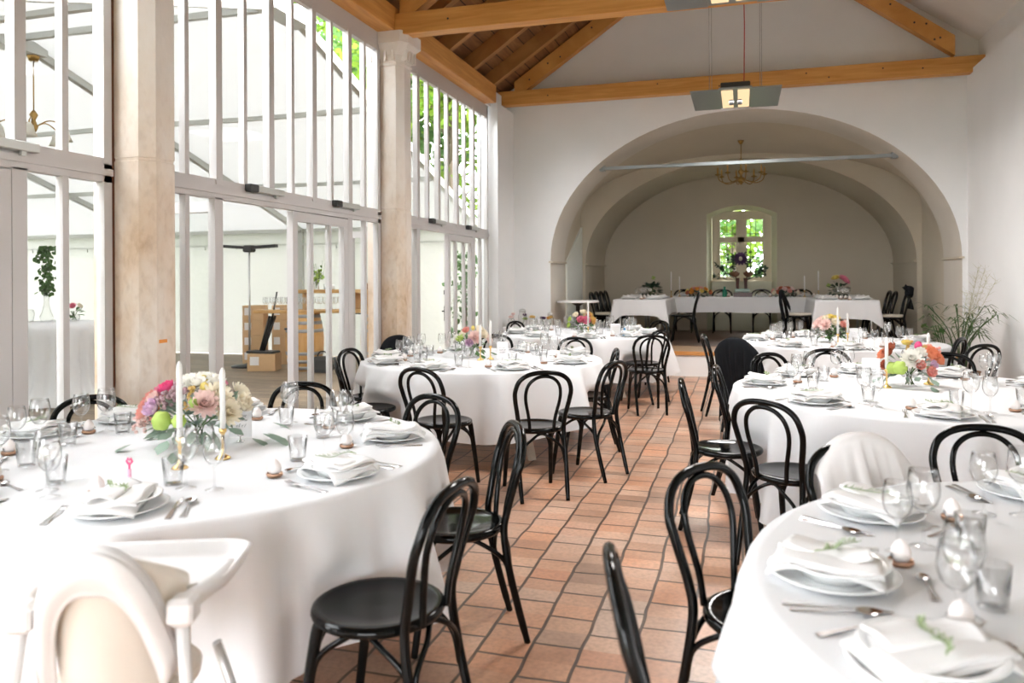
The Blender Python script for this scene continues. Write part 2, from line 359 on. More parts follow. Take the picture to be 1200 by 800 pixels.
# arched wall between hall and stage room
def archpts(hw,zs,za,n=40): return [(hw*math.cos(PI-PI*i/n),zs+(za-zs)*math.sin(PI*i/n)) for i in range(n+1)]
def archwall(y,xa,xb,z0,top,hw,zs,za,n=40):
    m=MB(); pts=archpts(hw,zs,za,n)
    m.add([(xa,y,z0),(-hw,y,z0),(-hw,y,zs),(-hw,y,top(-hw)),(xa,y,top(xa))],[(0,1,2,3,4)])
    m.add([(hw,y,z0),(xb,y,z0),(xb,y,top(xb)),(hw,y,top(hw)),(hw,y,zs)],[(0,1,2,3,4)])
    for (x0,za_),(x1,zb_) in zip(pts,pts[1:]):
        m.add([(x0,y,za_),(x1,y,zb_),(x1,y,top(x1)),(x0,y,top(x0))],[(0,1,2,3)])
    return m
def soffit(m,y0,y1,hw,zs,za,z0,n=40):
    pr=[(-hw,z0)]+archpts(hw,zs,za,n)+[(hw,z0)]
    vs=[(x,y0,z) for x,z in pr]+[(x,y1,z) for x,z in pr]; k=len(pr)
    m.add(vs,[(i,i+1,k+i+1,k+i) for i in range(k-1)],True)
w=archwall(BACK,-3.88,RW+.3,0,lambda x:roofz(x)+.02,2.94,1.76,4.0)
struct(w.build('wall_back',M['wall']))
w=MB(); soffit(w,BACK,13.1,2.94,1.76,4.0,0)
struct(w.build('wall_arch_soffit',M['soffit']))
# cross vault bay, second arch, end wall with window niche
w=MB()
def prof(k,i,n=40):
    x0,z0=archpts(2.94,1.76,4.0,n)[i]
    t=PI-PI*i/n; x1=2.94*math.cos(t); z1=2.66+1.06*math.sin(t)**.9 if 0<i<n else 2.66
    return (x0*(1-k)+x1*k, 13.1+1.45*k, z0*(1-k)+z1*k)
w.grid(lambda u,v:prof(v,round(u*40)),40,6)
w.add([(-2.94,13.1,0),(-2.94,14.55,0),(-2.94,14.55,2.66),(-2.94,13.1,1.76)],[(0,1,2,3)])
w.add([(2.94,13.1,0),(2.94,14.55,0),(2.94,14.55,2.66),(2.94,13.1,1.76)],[(0,1,2,3)])
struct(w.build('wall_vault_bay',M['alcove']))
struct(MB().prism([(13.16,.37),(14.5,.37),(14.5,2.45),(14.2,2.32),(13.75,2.08),(13.4,1.9),(13.16,1.78)],-2.94,-2.905,'x').build('trim_5',M['litpanel']))  # panel laid on the side wall to carry its painted side light
def vtop(x):
    s=max(0,1-(x/2.94)**2)**.5; return 2.66+1.06*s**.9
w=archwall(14.55,-2.95,2.95,0,lambda x:vtop(x)+.12,2.86,1.76,3.64)
soffit(w,14.55,16.7,2.86,1.76,3.64,0)
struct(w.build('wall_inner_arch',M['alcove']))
for n,(x0,x1,y0,y1) in enumerate([(-2.965,-2.90,BACK-.03,13.1),(2.90,2.965,BACK-.03,13.1),(-2.89,-2.81,14.52,16.7),(2.81,2.89,14.52,16.7)]):
    struct(MB().prism([(x0,1.70),(x1,1.70),(x1,1.735),(x1,1.76),(x0,1.76)] if 0 else [(x0,1.735),(x1,1.735),(x1,1.762),(x0,1.762)],y0,y1,'y').build('trim_%d'%(n+1),M['alcove']))
# end wall with splayed niche
w=MB(); Y=16.7; nx=.70; zs=2.80; za=2.98
def nicheline(hw,zs,za,z0,n=12): return [(-hw,z0)]+[(hw*(-1+2*i/n), zs+(za-zs)*(1-(-1+2*i/n)**2)) for i in range(n+1)]+[(hw,z0)]
pr=nicheline(nx,zs,za,.3)
w.add([(-3,Y,0),(-nx,Y,0),(-nx,Y,zs),(-nx,Y,4.2),(-3,Y,4.2)],[(0,1,2,3,4)]); w.add([(nx,Y,0),(3,Y,0),(3,Y,4.2),(nx,Y,4.2),(nx,Y,zs)],[(0,1,2,3,4)])
for (x0,z0),(x1,z1) in zip(pr[1:],pr[2:-1]): w.add([(x0,Y,z0),(x1,Y,z1),(x1,Y,4.2),(x0,Y,4.2)],[(0,1,2,3)])
struct(w.build('wall_stage_end',M['alcove']))
w=MB(); p2=nicheline(.60,2.74,2.90,.3); k=len(pr)
w.add([(x,Y,z) for x,z in pr]+[(x,Y+.34,z) for x,z in p2],[(i,i+1,k+i+1,k+i) for i in range(k-1)])
w.box(-.60,.60,Y+.14,Y+.36,.3,1.40); w.box(-.60,.60,Y+.33,Y+.37,1.40,1.42)
M['niche']=mat('pale_green_reveal',(.66,.66,.52),.8)
struct(w.build('wall_window_niche',M['niche']))
wr=struct(empty('window_5',(0,Y+.30,0)))
fr=MB()
for x0,x1,z0,z1 in [(-.60,-.47,1.40,2.9),(.47,.60,1.40,2.9),(-.47,.47,1.40,1.50),(-.47,.47,2.70,2.88),(-.07,.07,1.50,2.70),(-.47,.47,2.22,2.34)]: fr.box(x0,x1,-.04,.03,z0,z1,b=.008)
for s in (-1,1):
    a,b=sorted((s*.07,s*.47))
    for z0,z1 in ((1.50,2.22),(2.34,2.70)):
        for q in (0,1):
            fr.box(a+(.36*q),a+.04+(.36*q),-.055,.02,z0,z1)
fr.box(-.62,.62,-.12,-.03,1.38,1.42,b=.01)
M['niche_frame']=mat('cream_window_paint',(.66,.60,.44),.5)
fr.build('frame',M['niche_frame'],wr)
ba=MB()
for s in (-1,1):
    for f in (.18,.29): ba.box(s*f-.006,s*f+.006,-.02,-.005,1.5,2.22); ba.box(s*f-.006,s*f+.006,-.02,-.005,2.34,2.70)
    a,b=sorted((s*.07,s*.47))
    for z in (1.80,1.92,2.40): ba.box(a,b,-.02,-.005,z-.007,z+.007)
ba.build('glazing_bar',M['rubber'],wr)
MB().box(-.47,.47,.0,.006,1.5,2.70).build('pane',M['pane'],wr)
# stage
w=MB(); w.box(-2.94,2.94,12.95,17.1,.20,.37)
struct(w.build('floor_stage',M['stagewood']))
struct(MB().box(-2.94,2.94,11.98,12.95,.05,.368).build('floor_stage_front',M['stagefront']))
struct(MB().box(-2.94,2.94,11.92,11.98,0,.315).build('trim_6',M['wall']))
struct(MB().box(-2.94,2.94,11.90,11.98,.315,.372,b=.006).build('trim_7',M['stageedge']))
# left side: piers, glazed bays, wall plate
struct(MB().box(-3.86,-3.55,3.03*A,BACK+.02,0,4.17).box(-3.88,-3.66,11.0,BACK+.02,4.11,4.4).build('wall_left_pier',M['wall']))
def colpoly(y0,y1,e=0): 
    x1=-3.45+e; x0=-3.86; c=.07
    return [(x0,y0-e),(x1-c,y0-e),(x1,y0-e+c),(x1,y1+e-c),(x1-c,y1+e),(x0,y1+e)]
for n,k in enumerate((-2,-1,0,1)):
    y0=1.032*A+.045+k*BAY; y1=1.10*A+.095+k*BAY
    if y1<REAR: continue
    m=MB()
    prf=[(0,.015),(.28,.015),(.30,0),(2.22,0),(2.225,-.006),(2.24,-.006),(2.245,0),(3.76,0),(3.775,.014),(3.79,.014),(3.80,0),(3.88,.012),(3.95,.05),(3.985,.07),(3.99,.085),(4.11,.085)]
    vs=[];fs=[]
    for z,e in prf: vs+=[(x,y,z) for x,y in colpoly(y0,y1,e)]
    for i in range(len(prf)-1):
        for j in range(6): a=i*6+j; b=i*6+(j+1)%6; fs.append((a,b,b+6,a+6))
    m.add(vs,fs)
    for f in range(4):                       # flutes on the capital
        yy=y0+.05+f*(y1-y0-.1)/3; m.box(-3.47,-3.40,yy-.012,yy+.012,3.82,3.94)
        xx=-3.80+f*.085; m.box(xx-.012,xx+.012,y0-.035,y0+.01,3.82,3.94)
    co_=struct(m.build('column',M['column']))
    if k==0: MB().box(-3.4505,-3.448,3.95,4.02,1.10,1.122,b=.001).build('paint_mark',mat('orange_paint',(.75,.28,.05),.7),co_,'small orange paint smear')
    struct(MB().box(-3.735,-3.70,y0-.05,y0+.01,0,4.11).box(-3.735,-3.70,y1-.01,y1+.03,0,4.11).build('trim_%d'%(8+n),M['rust']))
TH=.07;TN=.042
def glazing(n,k):
    s=1.10*A+.095+k*BAY+.012; X0,X1=-3.75,-3.69; e=1.032*A+.045+(k+1)*BAY-.03
    yk=lambda i: s+i*(e-s)/10+({8:.035,9:.0}.get(i,0) if k==-1 else 0)
    w=struct(empty('window_%d'%n,(0,0,0)))
    f=MB(); f.box(X0,X1,s,s+.06,0,4.11); f.box(X0,X1,e-.06,e,0,4.11); f.box(X0,X1,s,e,3.95,4.11); f.box(X0,X1-.0,s,e,2.085,2.195); f.box(X0-.01,X1+.012,s,e,2.125,2.165)
    f.box(X0,X1,s,yk(2),0,.07); f.box(X0,X1,yk(8),e,0,.07)
    for i in (2,8): f.box(X0,X1,yk(i)-.045,yk(i)+.045,0,2.095)
    f.build('frame',M['frame'],w)
    b=MB()
    for i in range(1,10):
        h=(TH if i%2==0 else TN)/2; b.box(X0+.005,X1-.005+(.012 if i%2==0 else 0),yk(i)-h,yk(i)+h,2.19,3.96)
    for i in (1,9): b.box(X0+.005,X1-.005,yk(i)-TN/2,yk(i)+TN/2,.06,2.095)
    for i0,i1 in ((0,2),(2,4),(4,6),(6,8),(8,10)):          # sash rails
        b.box(X0+.005,X1-.002,yk(i0),yk(i1),2.19,2.23); b.box(X0+.005,X1-.002,yk(i0),yk(i1),3.92,3.96)
    b.build('mullion',M['frame'],w)
    g=MB(); g.box(-3.723,-3.717,s+.05,e-.05,2.195,3.95)
    for i0,i1 in ((0,2),(8,10)): g.box(-3.723,-3.717,yk(i0)+.05,yk(i1)-.045,.07,2.085)
    g.build('pane',M['pane'],w)
    for i in (3.75,7.75) if k<2 else ():
        m=MB(); m.box(-3.69,-3.64,yk(i)-.16,yk(i)+.20,2.18,2.23,b=.004); o=m.build('opener_motor',M['motor'],w)
        MB().box(-3.692,-3.636,yk(i)-.27,yk(i)-.16,2.175,2.235,b=.006).build('opener_cap',M['rubber'],o)
        MB().box(-3.675,-3.655,yk(i)+.10,yk(i)+.13,2.155,2.185).build('opener_bracket',M['motor'],o)
    # door leaves
    def leaf(name,y0,wid,rz):
        d=struct(empty(name,(-3.72,y0,0),rz)); f=MB(); W=wid
        f.box(-.03,.03,0,.075,.02,2.075); f.box(-.03,.03,W-.075,W,.02,2.075); f.box(-.03,.03,.07,W-.07,.02,.13); f.box(-.03,.03,.07,W-.07,1.995,2.075)
        for q in (1,2): f.box(-.022,.022,W*q/3-.02,W*q/3+.02,.12,2.0)
        f.build('frame',M['frame'],d); MB().box(-.003,.003,.07,W-.07,.12,2.0).build('pane',M['pane'],d)
        h=MB(); h.box(.03,.045,W-.06,W-.02,.93,1.13); h.tube([(.04,W-.04,1.06),(.08,W-.04,1.06),(.085,W-.06,1.06),(.085,W-.16,1.06)],.009,6); h.box(.03,.05,W-.055,W-.02,1.28,1.34,b=.004)
        h.build('handle',M['rubber'],d)
        return d
    W=yk(5)-yk(2)-.05
    leaf('door_%d'%(2*n-1),yk(2)+.05,W,D(88) if k>=0 else 0)
    d=leaf('door_%d'%(2*n),yk(8)-.05,W+.02,PI)
for n,k in enumerate((-2,-1,0,1)): glazing(n+1,k)
struct(MB().box(-3.80,-3.50,REAR,11.0,4.11,4.37,b=.008).build('ceiling_beam_wall_plate',M['glulam_y']))
struct(MB().box(-3.87,-3.80,REAR,BACK,4.28,4.42).build('ceiling_eave_board',M['boards']))
# roof
w=MB(); x0=-3.88
SKY=REAR
w.add([(x0,SKY,roofz(x0)),(XR,SKY,roofz(XR)),(XR,BACK+.05,roofz(XR)),(x0,BACK+.05,roofz(x0))],[(0,1,2,3)])
w.add([(x0,SKY,roofz(x0)+.06),(XR,SKY,roofz(XR)+.06),(XR,BACK+.05,roofz(XR)+.06),(x0,BACK+.05,roofz(x0)+.06)],[(3,2,1,0)])
struct(w.build('ceiling_boards',M['boards']))
w=MB(); x1=RW+.35
w.add([(x1,SKY,roofz(x1)),(XR,SKY,roofz(XR)),(XR,BACK+.05,roofz(XR)),(x1,BACK+.05,roofz(x1))],[(0,3,2,1)])
w.add([(x1,SKY,roofz(x1)+.06),(XR,SKY,roofz(XR)+.06),(XR,BACK+.05,roofz(XR)+.06),(x1,BACK+.05,roofz(x1)+.06)],[(0,1,2,3)])
struct(w.build('ceiling_plaster',M['ceilplaster']))
# unseen rear wall; its door opening is added and sized for fill daylight
struct(MB().prism([(-3.86,0),(-1.9,0),(-1.9,2.35),(.9,2.35),(.9,0),(RW+.3,0),(RW+.3,roofz(RW+.3)),(XR,roofz(XR)),(-3.86,roofz(-3.86))],REAR-.25,REAR,'y').build('wall_rear',M['wall']))
for ty,tz_,x0_ in ((3.92,4.07,-3.52),(7.56,4.07,-3.52),(11.86,4.245,-3.86)):
    struct(MB().box(x0_,RW+(.15 if ty>11 else 0),ty-.085,ty+.085,tz_,tz_+.225,b=.006).build('ceiling_beam_tie',M['glulam_x']))
    dz=.16 if ty>11 else 0
    for xa,za,xb,zb in ((-3.45,6.51+dz-.675*3.45,-.03,6.49+dz),(-.03,6.44+dz,2.80 if ty>11 else 2.66,6.42+dz-.745*(2.80 if ty>11 else 2.66))):
        struct(MB().prism([(xa,za),(xb,zb),(xb,zb+.27),(xa,za+.27)],ty-.07,ty+.07,'y').build('ceiling_beam_rafter',M['glulam_s']))
    kn=MB()
    for xx,h in ((-2.9,.15),(-2.7,.10),(-2.2,.17),(-3.2,.12)): kn.tube([(xx,ty-.074,6.51+dz+.675*xx+h),(xx,ty-.068,6.51+dz+.675*xx+h)],.014,8)
    for xx,h in ((2.30,.12),(2.45,.20),(2.55,.05),(2.62,.12),(2.0,.18),(1.75,.12)): kn.tube([(xx,ty-.074,6.42+dz-.745*xx+h),(xx,ty-.068,6.42+dz-.745*xx+h)],.014,8)
    for xx,h in ((-2.9,.11),(-1.2,.16),(-.3,.06),(.9,.15),(1.2,.07),(1.9,.14),(2.4,.10)): kn.tube([(xx,ty-.089,tz_+h),(xx,ty-.083,tz_+h)],.011,8)
    struct(kn.build('trim_%d'%(20+int(ty)),M['rubber']))
y=REAR+.3
while y<BACK:
    if min(abs(y-t) for t in (3.92,7.56,11.86))>.25:
        xa=-3.86; struct(MB().prism([(xa,roofz(xa)-.24),(XR,roofz(XR)-.24),(XR,roofz(XR)-.005),(xa,roofz(xa)-.005)],y-.05,y+.05,'y').build('ceiling_beam_common_rafter',M['rafterwood']))
    y+=.91
# tie bar across the arch
w=struct(MB().box(-2.17,2.17,12.44,12.50,3.24,3.29).box(-2.2,-2.12,12.40,12.54,3.22,3.31).box(2.12,2.2,12.40,12.54,3.22,3.31).build('ceiling_tie_bar',M['steelbar']))
# ------------------------------------------------------------------ chairs
def catm(pts,k=6):
    P=[Vector(p) for p in pts]; out=[]
    for i in range(len(P)-1):
        a=P[max(i-1,0)];b=P[i];c=P[i+1];d=P[min(i+2,len(P)-1)]
        for j in range(k):
            t=j/k; out.append(.5*((2*b)+(c-a)*t+(2*a-5*b+4*c-d)*t*t+(3*b-a-3*c+d)*t**3))
    out.append(P[-1]); return out
def chair_meshes(seatmat,lac):
    g={}
    m=MB(); m.lathe([(0,.448),(.17,.446),(.196,.440),(.207,.447),(.211,.458),(.207,.469),(.195,.474),(.180,.471),(.165,.466),(.10,.461),(0,.459)],36); g['seat']=m.mesh('seat',seatmat)
    # the rear legs run up into one bent hoop
    half=[(.158,-.275,0),(.163,-.235,.15),(.166,-.195,.32),(.160,-.178,.46),(.165,-.192,.55),(.190,-.222,.68),(.192,-.243,.745),(.165,-.258,.81),(.10,-.268,.850),(0,-.272,.862)]
    pts=catm(half+[(-x,y,z) for x,y,z in half[-2::-1]])
    rr=[.0155 if .06<p.z else .0135 for p in pts]
    m=MB(); m.tube(pts,rr,10); g['back_frame']=m.mesh('back_frame',lac)
    h2=[(.082,-.196,.455),(.092,-.205,.55),(.118,-.226,.67),(.118,-.243,.74),(.098,-.257,.79),(.055,-.266,.825),(0,-.269,.836)]
    m=MB(); m.tube(catm(h2+[(-x,y,z) for x,y,z in h2[-2::-1]]),.0115,9); g['inner_hoop']=m.mesh('inner_hoop',lac)
    for s in (-1,1):
        m=MB(); m.tube(catm([(s*.150,.115,.445),(s*.155,.128,.40),(s*.165,.160,.20),(s*.172,.190,0)]),[.021-.008*abs(i/18-.1) for i in range(19)],10); g['leg%d'%s]=m.mesh('leg',lac)
    def arch(a,b,z=.24,zt=.425):
        a=Vector(a);b=Vector(b);q=a.lerp(b,.5)*.55
        return catm([(a.x,a.y,z),(a.x*.93+b.x*.07,a.y*.93+b.y*.07,z+.10),(a.x*.72+b.x*.28,a.y*.72+b.y*.28,zt-.02),((a.x+b.x)/2*.9,(a.y+b.y)/2*.9,zt+.012),(b.x*.72+a.x*.28,b.y*.72+a.y*.28,zt-.02),(b.x*.93+a.x*.07,b.y*.93+a.y*.07,z+.10),(b.x,b.y,z)],5)
    fl,fr,bl,br=(-.160,.145,0),(.160,.145,0),(-.160,-.205,0),(.160,-.205,0)
    for n,(a,b) in enumerate(((fl,fr),(fl,bl),(fr,br),(bl,br))):
        m=MB(); m.tube(arch(a,b),.0095,8); g['arch%d'%n]=m.mesh('leg_brace',lac)
    return g
CH=chair_meshes(M['lacquer'],M['lacquer'])
CHPAD=None
PARTN={'seat':'seat','back_frame':'back_frame','inner_hoop':'inner_hoop','leg-1':'leg','leg1':'leg','arch0':'leg_brace','arch1':'leg_brace','arch2':'leg_brace','arch3':'leg_brace'}
chair_proto=None
SEATS=[]                                                  # seats (x, y) the table cloths hang clear of
def chair(x,y,face,label,group,z=0,pad=False):
    """(x, y) seat centre; face = direction the sitter looks, degrees from +X"""
    global chair_proto
    if chair_proto is None:
        c=empty('bentwood_chair')
        for k,me in CH.items(): inst(PARTN[k],me,c)
        chair_proto=c
    else: c=copy_tree(chair_proto)
    c.location=(x,y,z); c.rotation_euler=(0,0,D(face-90)); tag(c,label,'chair',group)
    if z==0: SEATS.append((x,y))
    if pad: 
        m=MB(); m.lathe([(0,.470),(.19,.470),(.208,.478),(.212,.492),(.204,.506),(.18,.512),(0,.514)],28); m.build('seat_pad',M['cream'],c,'cream seat pad')
    return c
def backpt(x,y,face,z=0): return Matrix.Translation((x,y,z))@Matrix.Rotation(D(face-90),4,'Z')
def drape(name,matl,Mx,label,cat,w=.21,front=.28,back=.42,seed=1,top=.885,lift=0,xo=0,fa=1):
    r=random.Random(seed); ph=[r.uniform(0,6) for _ in range(6)]
    m=MB()
    def hy(z): return -.178-.094*min(1,max(0,(z-.46)/.39))
    def fn(u,v):
        x=(u*2-1); arc=top-.135*abs(x)**2.6
        s=v*(front+back+.06)
        fold=fa*(.012*math.sin(9*x+ph[0]+2*v)+.008*math.sin(17*x+ph[1]))
        X=x*w*(1+.10*math.sin(3*v+ph[2])*(1 if True else 0))
        if s<front: z=arc-(front-s)*(1+.12*math.sin(2.3*x+ph[3])); y=hy(z)+.030+abs(fold)*(front-s)/front*1.6+.02*(front-s)/front
        elif s<front+.06: t=(s-front)/.06; z=arc+.012*math.sin(PI*t); y=hy(arc)+.030-.060*t
        else:
            q=s-front-.06; z=arc-q*(1+.10*math.sin(2.1*x+ph[4])); y=hy(max(z,.46))-.032-abs(fold)*min(1,q/.2)*2.2-.03*q
        return Mx@Vector((X+xo,y,z+lift))
    m.grid(fn,26,30)
    o=m.build(name,matl); md=o.modifiers.new('thick','SOLIDIFY'); md.thickness=.007; md.offset=0
    tag(o,label,cat); return o
# ------------------------------------------------------------------ tables
TZ=.75
def round_table(c,R,label,cl_label,hem,seed,group='round tables in the hall'):
    t=empty('round_table',(c[0],c[1],0)); tag(t,label,'table',group)
    MB().lathe([(0,.712),(R-.05,.712),(R-.035,.718),(R-.03,.730),(R-.04,.741),(0,.742)],64).build('tabletop',M['tablewood'],t)
    for k in range(4):
        a=PI/4+k*PI/2; d=Vector((math.cos(a),math.sin(a),0)); m=MB()
        m.beam(d*(R*.58)+Vector((0,0,.712)),d*(R*.84),.05,.05,(d.x,d.y,.3)); m.build('leg',M['tablewood'],t)
    MB().box(-R*.5,R*.5,-.03,.03,.64,.712).box(-.03,.03,-R*.5,R*.5,.64,.712).build('apron',M['tablewood'],t)
    # cloth
    r=random.Random(seed); n=216; rows=14; P=[(2*r.randint(5,6),r.uniform(0,6.3),.55),(2*r.randint(9,11),r.uniform(0,6.3),.55),(2*r.randint(14,18),r.uniform(0,6.3),.25),(r.randint(3,5),r.uniform(0,6.3),.5)]
    seats=[(x-c[0],y-c[1]) for x,y in SEATS if math.hypot(x-c[0],y-c[1])<R+.6]
    m=MB(); vs=[(0,0,TZ)]; rings=[(.35,TZ),(.8,TZ),(.97,TZ)]
    def fold(th): return sum(a*(1.9*abs(math.sin(k*th/2+p))**1.6-.8 if k>8 else math.sin(k*th+p)) for k,p,a in P)/1.3
    ringn=[]
    for f,z in rings:
        vs+=[((R*f)*math.cos(2*PI*j/n),(R*f)*math.sin(2*PI*j/n),z+.0015*math.sin(5*j*2*PI/n)*(f<.9)) for j in range(n)]
    for i in range(rows+1):
        s=i/rows
        for j in range(n):
            th=2*PI*j/n; fo=fold(th); d=(math.cos(th),math.sin(th))
            hz=hem+.035*math.sin(4*th+P[3][1])+.02*fo
            z=TZ-(TZ-hz)*s**.92 if s>0 else TZ-.003
            if i==0: rad=R
            elif i==1: rad=R+.006+.004*fo; z=TZ-.016
            else: rad=R+.008+s*.055+ (s**.5)*.115*(fo if fo>0 else fo*.7)
            if z<.56:
                for sx,sy in seats:               # hang in front of the chair seat
                    b=sx*d[0]+sy*d[1]; q=sx*sx+sy*sy-b*b; rs=.245
                    if b>0 and q<rs*rs:
                        lim=b-math.sqrt(rs*rs-q); k=min(1,(.56-z)/.08)
                        if rad>lim: rad=rad*(1-k)+max(lim,R*.55)*k
            vs.append((rad*d[0],rad*d[1],z))
    fs=[(0,1+j,1+(j+1)%n) for j in range(n)]
    for i in range(len(rings)+rows):
        for j in range(n):
            a=1+i*n+j;b=1+i*n+(j+1)%n; fs.append((a,a+n,b+n,b))
    m.add(vs,fs,True); o=m.build('tablecloth',M['cloth']); o.location=(c[0],c[1],0); tag(o,cl_label,'tablecloth','white round tablecloths')
    return t
def rect_table(x0,x1,y0,y1,zt,label,cl_label,drop,seed,zf,cdrop=.15):
    cx,cy=(x0+x1)/2,(y0+y1)/2; t=empty('dining_table',(cx,cy,zf)); tag(t,label,'table','tables on the raised stage')
    hx,hy=(x1-x0)/2,(y1-y0)/2; H=zt-zf
    MB().box(-hx+.01,hx-.01,-hy+.01,hy-.01,H-.04,H-.006,b=.006).build('tabletop',M['tablewood'],t)
    for sx in (-1,1):
        for sy in (-1,1): MB().tube([(sx*(hx-.10),sy*(hy-.10),0),(sx*(hx-.10),sy*(hy-.10),H-.03)],.022,10).build('leg',M['metalleg'],t)
    r=random.Random(seed); n=200; per=[]
    Lp=4*(hx+hy)
    for j in range(n):
        s=Lp*j/n
        for (ax,ay),(bx,by) in (((-hx,-hy),(hx,-hy)),((hx,-hy),(hx,hy)),((hx,hy),(-hx,hy)),((-hx,hy),(-hx,-hy))):
            l=math.hypot(bx-ax,by-ay)
            if s<=l: per.append((ax+(bx-ax)*s/l,ay+(by-ay)*s/l,min(s,l-s),(by-ay)/l,-(bx-ax)/l)); break
            s-=l
    p=[r.uniform(0,6.3) for _ in range(4)]; m=MB(); vs=[(0,0,H)]
    for f in (.5,.985): vs+=[(x*f,y*f,H) for x,y,*_ in per]
    rows=8
    for i in range(rows+1):
        s=i/rows
        for j,(x,y,dc,nx_,ny_) in enumerate(per):
            k=math.exp(-(dc/.085)**2); th=2*PI*j/n
            dr=drop+cdrop*k+.006*math.sin(7*th+p[0])
            fo=.5*math.sin(19*th+p[1])+.4*math.sin(31*th+p[2])
            # near a corner push outwards along the diagonal
            dx=math.copysign(1,x)*.7; dy=math.copysign(1,y)*.7
            ox=nx_*(1-k)+dx*k; oy=ny_*(1-k)+dy*k
            out=.004+s*(.02+.014*fo*(1-k)+.075*k)
            vs.append((x+ox*out,y+oy*out,H-.002-dr*s if i else H))
    fs=[(0,1+j,1+(j+1)%n) for j in range(n)]
    for i in range(2+rows):
        for j in range(n):
            a=1+i*n+j;b=1+i*n+(j+1)%n; fs.append((a,a+n,b+n,b))
    m.add(vs,fs,True); o=m.build('tablecloth',M['cloth']); o.location=(cx,cy,zf); tag(o,cl_label,'tablecloth','white cloths on the stage tables'); return t
# ------------------------------------------------------------------ things on the tables
PM={}
m=MB(); m.lathe([(0,.004),(.085,.002),(.095,.0),(.135,.014),(.150,.019),(.152,.0215),(.149,.023),(.134,.018),(.098,.008),(.09,.0075),(0,.0075)],44); PM['charger']=m.mesh('dinner_plate',M['china'])
m=MB(); m.lathe([(0,.004),(.065,.002),(.072,.0),(.090,.022),(.112,.036),(.128,.040),(.130,.0425),(.127,.044),(.110,.040),(.088,.028),(.070,.009),(0,.0085)],44); PM['bowl']=m.mesh('soup_plate',M['china'])
def napk(seed):
    r=random.Random(seed); p=[r.uniform(0,6) for _ in range(5)]; m=MB()
    for k,(w,l,dx,dz,rot) in enumerate(((.092,.132,0,.0,0),(.078,.122,.008,.010,.06),(.05,.100,-.02,.019,-.05))):
        def fn(u,v):
            x=(u*2-1); y=(v*2-1)
            X=x*w+dx; Y=y*l*(1-.06*math.sin(2*x+p[1]))
            rr=math.hypot(X,Y)
            z=.018+dz-.030*(max(0,rr-.12)/.05)**1.3*(.6+.4*math.sin(p[3]+k)) +.004*math.sin(3.2*y+p[0]+k)*(.5+abs(x))+.004*math.sin(3*x+p[2])+.010*(abs(y)**4)*math.sin(p[4]+2*k+x)
            return (X*math.cos(rot)-Y*math.sin(rot),X*math.sin(rot)+Y*math.cos(rot),z)
        m.slab(fn,12,18,.009)
    return m.mesh('folded_napkin',M['napkin'])
for k in range(4): PM['napkin%d'%k]=napk(40+k)
def sprig(seed):
    r=random.Random(seed); m=MB(); pts=[(0.015*math.sin(i*.9),-.07+i*.02,.002+.004*math.sin(i)) for i in range(8)]
    m.tube(pts,.0016,5)
    for i in range(46):
        t=i/46; y=-.065+.145*t; a=r.uniform(0,2*PI); l=.018*(1.1-.5*t)
        d=Vector((math.cos(a)*.9,.55,abs(math.sin(a))*.7)).normalized()*l; b=Vector((.015*math.sin(t*6.3),y,.004)); s=d.cross(Vector((0,0,1))).normalized()*.0022
        m.add([b-s,b+s,b+d+s*.4,b+d-s*.4],[(0,1,2,3)])
    return m.mesh('rosemary_sprig',M['rosemary'])
PM['sprig0']=sprig(1); PM['sprig1']=sprig(2)
def strip(prof,th=.003):
    """prof: (y, half width, z)"""
    m=MB(); vs=[]
    for y,w,z in prof: vs+=[(-w,y,z),(w,y,z),(w*.8,y,z+th),(-w*.8,y,z+th)]
    k=len(prof); fs=[(0,1,2,3),tuple((k-1)*4+i for i in (3,2,1,0))]
    for i in range(k-1):
        for j in range(4): a=i*4+j;b=i*4+(j+1)%4; fs.append((a,a+4,b+4,b))
    m.add(vs,fs,False); return m
h=[(-.105,.009,.001),(-.095,.0105,.001),(-.05,.006,.003),(.0,.0035,.006)]
m=strip(h+[(.03,.0035,.009),(.045,.011,.008),(.06,.0125,.006)])
for q in range(4):
    x=-.0102+q*.0068; v=strip([(.058,.0022,.006),(.08,.0019,.007),(.10,.0010,.012)]); m.add([(a+x,b,c) for a,b,c in v.v],v.f)
PM['fork']=m.mesh('fork',M['steel'])
PM['knife']=strip([(-.115,.0085,.001),(-.10,.0095,.001),(-.02,.0075,.002),(.0,.0065,.002),(.01,.0095,.002),(.07,.0105,.002),(.10,.008,.002),(.118,.002,.002)]).mesh('knife',M['steel'])
m=strip(h+[(.03,.0035,.009)])
m.grid(lambda u,v:((u*2-1)*.0205*math.sqrt(max(0,1-(v*2-1)**2))*(1.0-.12*(v-.5)),.028+v*.062,.012-.0095*(1-(u*2-1)**2)*(1-(v*2-1)**2)),8,10)
PM['spoon']=m.mesh('spoon',M['steel'])
def glass_mesh(s,name,prof,n=28):
    m=MB(); m.lathe([(r*s,z*s) for r,z in prof],n,None,False); return m.mesh(name,M['glass'])
wg=[(.036,.0),(.036,.002),(.020,.005),(.006,.010),(.0042,.02),(.004,.085),(.007,.094),(.022,.104),(.036,.122),(.0425,.145),(.043,.16),(.040,.185),(.0355,.212),(.0345,.212),(.039,.185),(.042,.160),(.0415,.145),(.035,.123),(.021,.106),(0,.098)]
PM['wine']=glass_mesh(1.0,'wine_glass',wg); PM['wine_s']=glass_mesh(.90,'wine_glass',wg)
PM['tumbler']=glass_mesh(1.0,'water_tumbler',[(0,.004),(.028,.004),(.030,.0),(.031,.003),(.039,.10),(.038,.10),(.029,.012),(0,.010)],24)
m=MB(); m.lathe([(0,.012),(.012,.010),(.021,.018),(.0245,.032),(.022,.046),(.014,.060),(.006,.067),(0,.069)],18); PM['egg']=m.mesh('egg',M['egg'])
